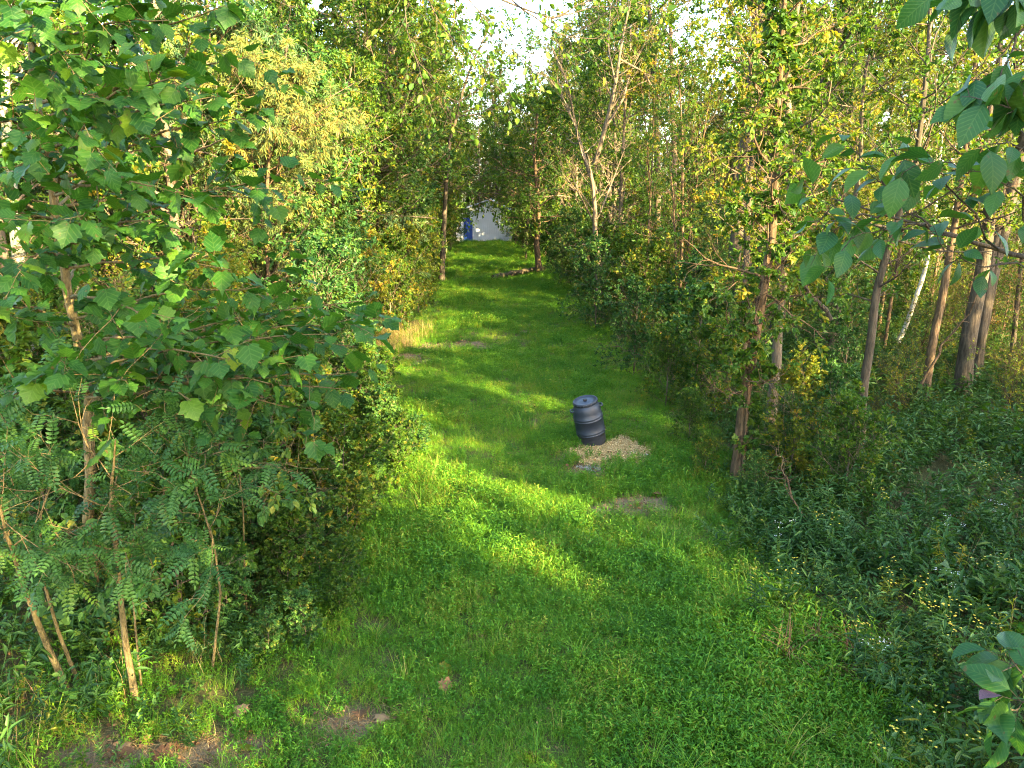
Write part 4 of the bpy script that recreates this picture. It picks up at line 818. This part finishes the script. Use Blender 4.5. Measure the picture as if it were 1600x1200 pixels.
for i, (u, v, q_) in enumerate(((400, 905, .45), (450, 960, .4), (500, 905, .42), (530, 960, .3), (480, 1010, .26), (545, 880, .42), (360, 985, .4), (290, 960, .45), (140, 980, .42), (560, 830, .5), (420, 1030, .22))):
    shrub(i, u, v, q_, ('knee high broad leaved plant right of the slim upright stem', 'knee high broad leaved plant midway between saplings and lawn', 'broad leaved plant behind the brightest lawn edge plants', 'low broad leaved plant touching the lawn, lower of the pair', 'smallest broad leaved plant at the lower lawn edge', 'broad leaved plant at the lawn edge, upper of the pair',
        'broad leaved plant at the foot of the slim upright stem', 'broad leaved plant right of the straight yellow brown sapling', 'broad leaved plant between the leaning and straight saplings', 'largest broad leaved plant at the lawn edge, highest up', 'small broad leaved plant near the yellow fallen leaf')[i], key='vine', group='broad leaved plants in the lower left thicket')
for i, (u, v, q_) in enumerate(((655, 715, .3), (620, 745, .35), (600, 700, .45), (590, 660, .5))):
    shrub(i, u, v, q_, 'low broad leaved plant spilling onto the lawn edge, %s' % ('nearest the lawn', 'lowest of four', 'third from the lawn', 'topmost of four')[i], key='vine', group=None)
shrub(2, 1232, 760, .62, 'sunlit pale yellow green shrub at the foot of the tan leaning tree')
shrub(1, 930, 520, 1.0, 'low dark thicket spreading before the bare forked tree')

# ------------------------------------------------------------------ undergrowth (uncountable)
GT_ = (np.array([[0, 0, 0], [.38, .02, .05], [.52, .38, .07], [.24, .55, .03], [0, 1, -.14], [-.24, .55, .03], [-.52, .38, .07], [-.38, .02, .05]]), np.array([[0, 1, 2, 3], [0, 3, 4, 5], [0, 5, 6, 7]]), None)
def weed_mesh(seed, n, h, ll, m, tpl, per=12, wd=.003, rad=.12, fl=None):
    return stilt_mesh(seed, n, rad, h, ll, m, tpl=tpl, per=per, wd=wd)
LN = T_lance(.12, .3)
ug = template_collection('undergrowth', [weed_mesh(80 + k, 5, .75, .13, G_WEED, LN, 16) for k in range(3)] + [weed_mesh(84 + k, 6, .45, .08, G_DARK, T_oval(.38, .08, .12), 11) for k in range(3)] +
                         [weed_mesh(88, 4, .6, .07, G_MAPLE, T_oval(.36, .08, .12), 14), blades_mesh(89, 40, .14, .5, .007, .9, G_WEED), weed_mesh(90, 9, .22, .06, G_STILT, T_oval(.4, .06, .1), 7),
                          weed_mesh(91, 4, .5, .24, G_DARK, T_pinnate(6, .2, .4), 5), weed_mesh(92, 5, .6, .10, G_MAPLE, GT_, 9), blades_mesh(93, 16, .2, .6, .004, .5, G_DRY), weed_mesh(94, 5, .8, .07, G_YEL, LN, 18)])
def ugpts(side, n, ymax, wide, near=3.4):
    yy = near + (ymax - near) * rs.uniform(0, 1, n) ** 1.5; k = rs.uniform(0, 1, n) ** 1.15 * wide
    xx = (left_edge(yy) - .25 - k) if side == 'L' else (right_edge(yy) + .0 + k)
    return xx, yy, k
xx, yy, k = ugpts('L', 8000, 70, 16)
keep = ~((yy < 6.6) & (k < 1.9) & (rs.uniform(0, 1, len(xx)) < .6)); xx, yy, k = xx[keep], yy[keep], k[keep]
s_ = rs.uniform(.5, 1.1, len(xx)) * np.clip(.45 + k * .5, .4, 1.1); ix = np.where(rs.uniform(0, 1, len(xx)) < .7, rs.randint(3, 13, len(xx)), rs.randint(0, 3, len(xx)))
scatter('undergrowth', 'dark leafy undergrowth beneath the trees left of the path', ug, 13, np.column_stack([xx, yy, terr(xx, yy)]), rs.uniform(0, 6.28, len(xx)), s_, cat='undergrowth', idx=ix)
xx, yy, k = ugpts('R', 12500, 75, 22, 2.6)
gg = ground(1235, 850); xx = np.append(xx, gg.x + rs.normal(0, .45, 130)); yy = np.append(yy, gg.y + rs.normal(0, .7, 130)); k = np.append(k, np.full(130, .9))
s_ = rs.uniform(.55, 1.2, len(xx)) * np.clip(.4 + k * .45, .35, 1.1); ix = np.where((rs.uniform(0, 1, len(xx)) < .45) & (k > .5), rs.randint(0, 3, len(xx)), rs.randint(3, 13, len(xx)))
scatter('undergrowth', 'dark green tall weeds crowding the ground right of the path', ug, 13, np.column_stack([xx, yy, terr(xx, yy)]), rs.uniform(0, 6.28, len(xx)), s_, cat='undergrowth', idx=ix)
dg = template_collection('dry_grass', [blades_mesh(95 + k, 22, .18, .75, .006, .8, G_DRY) for k in range(2)] + [blades_mesh(97, 30, .16, .5, .006, .7, G_GRASS, tint0=.8), stilt_mesh(98, 6, .15, .6, .05, G_YEL, per=9)])
g0 = ground(618, 542); n = 480; x = g0.x + rs.normal(0, 1.1, n); y = g0.y + rs.normal(0, 1.7, n); k = (x < left_edge(y) + .2)
scatter('dry_grass', 'clump of tall straw coloured dry grass at the left edge of the path', dg, 4, np.column_stack([x, y, terr(x, y)])[k], rs.uniform(0, 6.28, k.sum()), rs.uniform(.5, 1.05, k.sum()), cat='dry grass')
g0 = ground(1325, 1050); n = 9; x = g0.x + rs.normal(0, .25, n); y = g0.y + rs.normal(0, .2, n)
scatter('dry_grass', 'withered brown stalks among the weeds at the lower right', template_collection('withered', [blades_mesh(98 + k, 26, .1, .33, .010, 1.3, G_BROWN) for k in range(2)]), 2, np.column_stack([x, y, terr(x, y) + .1]), rs.uniform(0, 6.28, n), rs.uniform(.7, 1.2, n), cat='dry grass')

# flowering weeds, one by one
def flower_plant(px, col, label, seed, kind):
    u, v = px; r = np.random.RandomState(seed); h = r.uniform(.65, .85); g = ground(u, v, h); 
    o = empty('wildflower', (g.x, g.y, float(terr(g.x, g.y)))); st = Acc(); n = 4
    d = nrm(np.column_stack([r.normal(0, .14, n), r.normal(0, .14, n), np.ones(n)])); P = batch_paths(np.zeros((n, 3)), d, h * r.uniform(.85, 1.05, n), 5, .05, .04, r)
    tubes(st, P, np.full((n, 6), .003), 4, tint=.6); link('stem', st.mesh('stem', m=G_WEED), o)
    la = Acc(); pos, dr, _, _ = spawn(P, np.ones((n, 6)), 13, .15, .9, 1.1, r); leaves(la, LN, pos, dr, up_normals(len(pos), r, .3), .12 * r.uniform(.6, 1.2, len(pos)), np.clip(r.normal(.5, .15, len(pos)), 0, 1)); link('foliage', la.mesh('foliage', m=G_WEED), o)
    fa = Acc()
    for i in range(n):
        tip = P[i, -1]; m_ = 4 if kind == 'y' else 7; sp_ = .05 if kind == 'y' else .035
        c = tip + r.normal(0, sp_ * .8, (m_, 3)) * np.array([1, 1, .6 if kind == 'y' else .15]); pet = 5
        tubes(st, np.stack([np.repeat(tip[None] - [0, 0, .05], m_, 0), c], 1), np.full((m_, 2), .001), 3)
        cc_ = np.repeat(c, pet, 0); an = np.tile(np.arange(pet) / pet * 6.28, m_) + np.repeat(r.uniform(0, 6, m_), pet)
        leaves(fa, T_diam(.3, .02), cc_, np.column_stack([np.cos(an), np.sin(an), np.full(len(an), .15)]), up_normals(len(an), r, .25), (.013 if kind == 'y' else .007) * r.uniform(.7, 1.2, len(an)), np.full(len(an), .5))
    link('blossom', fa.mesh('blossom', m=PETAL_Y if kind == 'y' else PETAL_W), o); tag(o, label, 'flower', group='flowering weeds right of the path')
FL = [((1232, 885), 'y', 'yellow flowering weed nearest to the path edge'), ((1185, 893), 'y', 'small yellow flowering weed where the lawn meets the weeds'), ((1283, 803), 'y', 'yellow flowering weed right of the sunlit shrub foot'), ((1340, 965), 'y', 'single yellow bloom above the white flowers'),
      ((1385, 870), 'y', 'yellow bloom in mid weeds, left of the white cluster'), ((1430, 898), 'y', 'pale yellow bloom just below the white cluster'), ((1450, 938), 'y', 'yellow bloom cluster in the middle of the right weeds'), ((1490, 945), 'y', 'brightest yellow bloom cluster in the middle of the right weeds'),
      ((1500, 970), 'y', 'lower yellow bloom cluster in the right weeds'), ((1545, 865), 'y', 'tall golden bloom near the right edge of the picture'), ((1530, 955), 'y', 'small yellow bloom toward the right edge'), ((1575, 745), 'y', 'far yellow bloom under the dark woods'), ((1540, 725), 'y', 'far small yellow bloom before the dark trunks'),
      ((1375, 765), 'y', 'orange yellow bloom below the dark curved tree'), ((1480, 1120), 'y', 'yellow bloom cluster low in the corner beside the near sprig'), ((1392, 1148), 'y', 'yellow bloom lowest among the weeds'),
      ((1225, 820), 'w', 'white flowering weed at the foot of the sunlit shrub'), ((1490, 887), 'w', 'white flower cluster among yellow blooms'), ((1368, 1000), 'w', 'white flower sprays above the withered stalks'), ((1490, 805), 'w', 'small white flower cluster behind the weeds'), ((1555, 775), 'w', 'faint white flowers near the right edge')]
for i, (px, kd, lb) in enumerate(FL): flower_plant(px, None, lb, 600 + i, kd)

# fallen big leaves, one by one
FLM = [leaf_mesh(T_lobed(.3, -.35, .03, 31), G_BROWN, 'fallen_leaf', .45), leaf_mesh(T_lobed(-.3, .5, .03, 32), G_BROWN, 'fallen_leaf', .8), leaf_mesh(T_lobed(.5, .2, .03, 33), G_BROWN, 'fallen_leaf', .25)]
FLY = leaf_mesh(T_lobed(.2, .2, .02, 34), G_YEL, 'fallen_leaf', .85)
FALL = [(243, 1143, 'curled brown fallen leaf between soil patch and left saplings'), (200, 1172, 'tan fallen leaf lying flat at the lower left'), (262, 1193, 'brown fallen leaf at the bottom edge left of the soil patch'), (200, 1195, 'red brown fallen leaf at the bottom edge, lower left corner'),
        (382, 1118, 'brown fallen leaf above the soil patch by the grass'), (440, 1163, 'tan fallen leaf on the right side of the soil patch'), (386, 1178, 'yellow fallen leaf on the bare soil patch'), (597, 1096, 'pale tan fallen leaf in thin grass left of centre'), (565, 1125, 'brown fallen leaf on the narrow bare strip'),
        (692, 1080, 'dark brown curled fallen leaf in the grass left of centre'), (757, 992, 'red brown fallen leaf in the middle of the near lawn'), (793, 981, 'tan fallen leaf right of the red brown one'), (699, 1038, 'small yellow fallen leaf in the near lawn'), (604, 1130, 'brown fallen leaf right of the narrow bare strip'),
        (836, 1180, 'pale fallen leaf near the bottom edge of the lawn'), (1020, 775, 'tan fallen leaf on the dirt patch before the barrel'), (940, 790, 'yellow tan fallen leaf left end of the dirt patch'), (432, 1083, 'yellow fallen leaf under the shrubs left of the grass')]
for i, (u, v, lb) in enumerate(FALL):
    g = ground(u, v); o = link('fallen_leaf', FLY if 'yellow fallen' in lb else FLM[i % 3]); s = rs.uniform(.11, .17)
    o.location = (g.x, g.y, float(terr(g.x, g.y)) + .05); o.scale = (s,) * 3; o.rotation_euler = (rs.normal(0, .3), rs.normal(0, .3), rs.uniform(0, 6.28)); tag(o, lb, 'leaf', 'large fallen leaves on the ground')

# ------------------------------------------------------------------ far end: shed, boards, log
sh = empty('shed', (ground(757, 378).x, 65.5, 0)); tag(sh, 'white sided shed with a blue door at the far end of the path', 'shed')
WHITE = plain('white siding', (.62, .63, .64), .6, var=.12, scale=4); 
W2 = 2.35; H2 = 2.35
def px_x(u): return at(u, 375, 65.5).x - sh.location.x
x0, x1 = px_x(713), px_x(800); nb = 26; pitch = (x1 - x0) / nb
def gable(x): c = px_x(766); return 2.35 + 1.0 * max(0, 1 - abs(x - c) / (x1 - c))
pm = Acc(); box(pm, (0, 0, 0), (pitch * .94, .03, 1)); plank_me = pm.mesh('plank', smooth=False, m=WHITE)
xd0, xd1 = px_x(720), px_x(739)
for k in range(nb):
    xc = x0 + pitch * (k + .5); hh = gable(xc); lo = 2.0 if xd0 - .05 < xc < xd1 + .05 else .1
    p = link('plank', plank_me, sh); p.location = (xc, -.015, (lo + hh) / 2); p.scale = (1, 1, hh - lo)
a = Acc(); box(a, ((x0 + x1) / 2, .12, 1.2), (x1 - x0 - .04, .2, 2.35)); box(a, (x0 + .06, 1.8, 1.2), (.1, 3.3, 2.35)); box(a, (x1 - .06, 1.8, 1.2), (.1, 3.3, 2.35)); link('wall', a.mesh('shed_wall', smooth=False), sh, WHITE)
c = px_x(766); a = Acc()
for s, xe in ((-1, x0 - .25), (1, x1 + .25)):
    L_ = math.hypot(xe - c, 1.05); an = math.atan2(1.05, abs(xe - c)); box(a, ((xe + c) / 2, 1.6, 2.38 + .5 + .06), (L_, 4.0, .07), Matrix.Rotation(an * (-1 if s > 0 else 1) * -1 if s < 0 else an, 4, 'Y'))
link('roof', a.mesh('shed_roof', smooth=False), sh, plain('roof metal', (.42, .45, .50), .45, .3))
a = Acc(); box(a, ((xd0 + xd1) / 2 + .12, -.03, 1.03), (xd1 - xd0 - .3, .05, 1.86)); dr_ = link('door', a.mesh('door', smooth=False), sh, plain('blue paint', (.012, .05, .26), .5))
a = Acc(); box(a, (xd1 - .12, -.08, 1.0), (.04, .05, .12)); link('handle', a.mesh('handle', smooth=False), dr_, plain('dark metal', (.05, .05, .05), .4, .8))
fr = empty('door_frame', (0, 0, 0)); fr.parent = sh
for bx in ((((xd0 + xd1) / 2, -.045, 2.02), (xd1 - xd0 + .1, .05, .1)), ((xd0 + .04, -.045, 1.0), (.09, .05, 1.93)), ((xd1 + .04, -.045, 1.0), (.09, .05, 1.93))):
    a = Acc(); box(a, *bx); link('board', a.mesh('board', smooth=False), fr, WHITE)
wn = empty('louvre_window', (0, 0, 0)); wn.parent = sh
a = Acc(); box(a, (px_x(717.5), -.035, 1.5), (.28, .02, .95)); link('opening', a.mesh('opening', smooth=False), wn, plain('dark inside', (.02, .02, .02), .8))
for k in range(4):
    a = Acc(); box(a, (px_x(717.5), -.06, 1.15 + k * .24), (.30, .04, .05)); link('slat', a.mesh('slat', smooth=False), wn, WHITE)
OLD = bark_mat('weathered board', (.05, .04, .03), (.13, .11, .08), 8)
bf = empty('board_fence', (px_x(803) + sh.location.x, 64, 0)); tag(bf, 'low run of weathered dark boards right of the white shed', 'fence')
for k in range(5):
    a = Acc(); box(a, (2.0, 0, .3 + k * .29), (4.0, .04, .24)); link('board', a.mesh('board', smooth=False), bf, OLD)
for k in range(3):
    a = Acc(); box(a, (.1 + k * 1.9, .06, .8), (.1, .08, 1.7)); link('post', a.mesh('post', smooth=False), bf, OLD)
a = Acc(); r = np.random.RandomState(3); p0, p1 = ground(770, 440), ground(850, 426); ss = np.linspace(0, 1, 22)
P = np.column_stack([p0.x + (p1.x - p0.x) * ss, p0.y + (p1.y - p0.y) * ss, .20 + .05 * np.sin(ss * 3)]); P += r.normal(0, .02, P.shape); tubes(a, P[None], (.13 + r.normal(0, .014, 22))[None], 10)
e = P[0] - (P[1] - P[0]) * .02; tubes(a, np.stack([P[0], e, e + (e - P[0]) * .01])[None], np.array([[.13, .128, .001]]), 10)
lg = link('fallen_log', a.mesh('log'), None, bark_mat('log bark', (.025, .02, .015), (.10, .075, .045), 4)); tag(lg, 'mottled fallen log lying across the path edge at the thick trunk', 'log')
# dead branch poking onto the path and pale snag by the sunlit shrub
def stick(name, label, px, rr, bm, cat='branch', seed=0):
    r = np.random.RandomState(seed); pts = np.array([tuple(at(*q)) for q in px]); o = empty(name, pts[0]); pts = pts - pts[0]; s = np.linspace(0, 1, len(pts)); ss = np.linspace(0, 1, 12)
    P = np.column_stack([np.interp(ss, s, pts[:, k]) for k in range(3)]); P[1:] += r.normal(0, .02, (11, 3)); a = Acc(); Rb = rr * np.linspace(1, .3, 12); tubes(a, P[None], Rb[None], 7); link('stem', a.mesh('stem'), o, bm)
    a = Acc(); st, d, R0, t = spawn(P[None], Rb[None], 9, .25, 1, .8, r); Q = batch_paths(st, d, r.uniform(.12, .4, 9), 4, .2, .03, r); tubes(a, Q, (R0 * .6)[:, None] * np.linspace(1, .3, 5)[None], 4)
    st, d, R0, t = spawn(Q, np.repeat((R0 * .5)[:, None], 5, 1), 4, .2, 1, .8, r); Q = batch_paths(st, d, r.uniform(.06, .2, len(st)), 3, .2, .0, r); tubes(a, Q, np.full((len(st), 4), .003), 3); link('twigs', a.mesh('twigs'), o, bm); tag(o, label, cat)
stick('dead_branch', 'pale dead branch tip poking over the path edge left of the tan tree', [(1005, 556, 15.8), (965, 541, 16), (905, 533, 16.5)], .006, BARK_T, seed=1)
stick('dead_branch', 'bleached crossed dead twigs on the trunk of the tan leaning tree', [(1165, 590, 11), (1200, 600, 10.6), (1238, 632, 10.2)], .009, BARK_T, seed=2)
stick('dead_branch', 'bleached dead twig on left side of the tan leaning tree', [(1160, 610, 11.2), (1140, 618, 10.8), (1110, 602, 10.6)], .009, BARK_T, seed=3)
stick('dead_snag', 'broken pale stem bending down below the sunlit shrub', [(1262, 818, 9.4), (1240, 780, 9.5), (1222, 735, 9.6), (1215, 700, 9.7)], .018, BARK_T, seed=4)
stick('dead_branch', 'dark bare limb slanting down between the curved tree and tan trunks', [(1298, 500, 13), (1262, 455, 13), (1238, 410, 12.6), (1230, 360, 12.4)], .045, BARK_D, seed=5)
stick('dead_branch', 'thin tan dead bough rising right of the sunlit leaning trunk', [(1440, 600, 14.5), (1470, 545, 14.5), (1505, 500, 14.3), (1540, 430, 14)], .03, BARK_T, seed=6)
stick('hanging_twig', 'long hooked twig hanging down over the path at top centre', [(1000, -60, 8), (955, 20, 8), (880, 60, 8), (868, 110, 8), (800, 90, 8)], .006, BARK_D, seed=7)
# thin out trees that stand hidden behind nearer rows
hid = [o for o in bpy.data.objects if o.parent is None and o.get('group') in (FW, LW, RW) and o.name.startswith('tree') and (abs(o.location.x) > 9 and o.location.y > 72 or (o.get('group') == LW and left_edge(o.location.y) - o.location.x > 10 and o.location.z > -9 and 'tall' not in o['label']) or abs(o.location.x) > .68 * o.location.y + 1.5)]
for i, o in enumerate(hid):
    if i % 3 or abs(o.location.x) > .68 * o.location.y + 2.5:
        for ch in list(o.children): bpy.data.objects.remove(ch)
        bpy.data.objects.remove(o)
seen = {}
for o in bpy.data.objects:
    if o.parent is None and 'label' in o and 'group' in o and o['group'] != BW_: seen.setdefault((o['label'], o['group']), []).append(o)
for (lb, g_), L_ in seen.items():
    if len(L_) in (2, 3) and len(lb.split()) <= 14:
        L_.sort(key=lambda o: o.location.y)
        for o, wd_ in zip(L_, (('nearer one', 'farther one') if len(L_) == 2 else ('nearest one', 'middle one', 'farthest one'))): o['label'] = lb + ', ' + wd_
print('kit tris', TRI[0], 'meshes tris', sum(len(m.loop_triangles) if False else len(m.loops) // 2 for m in bpy.data.meshes), 'objects', len(bpy.data.objects))
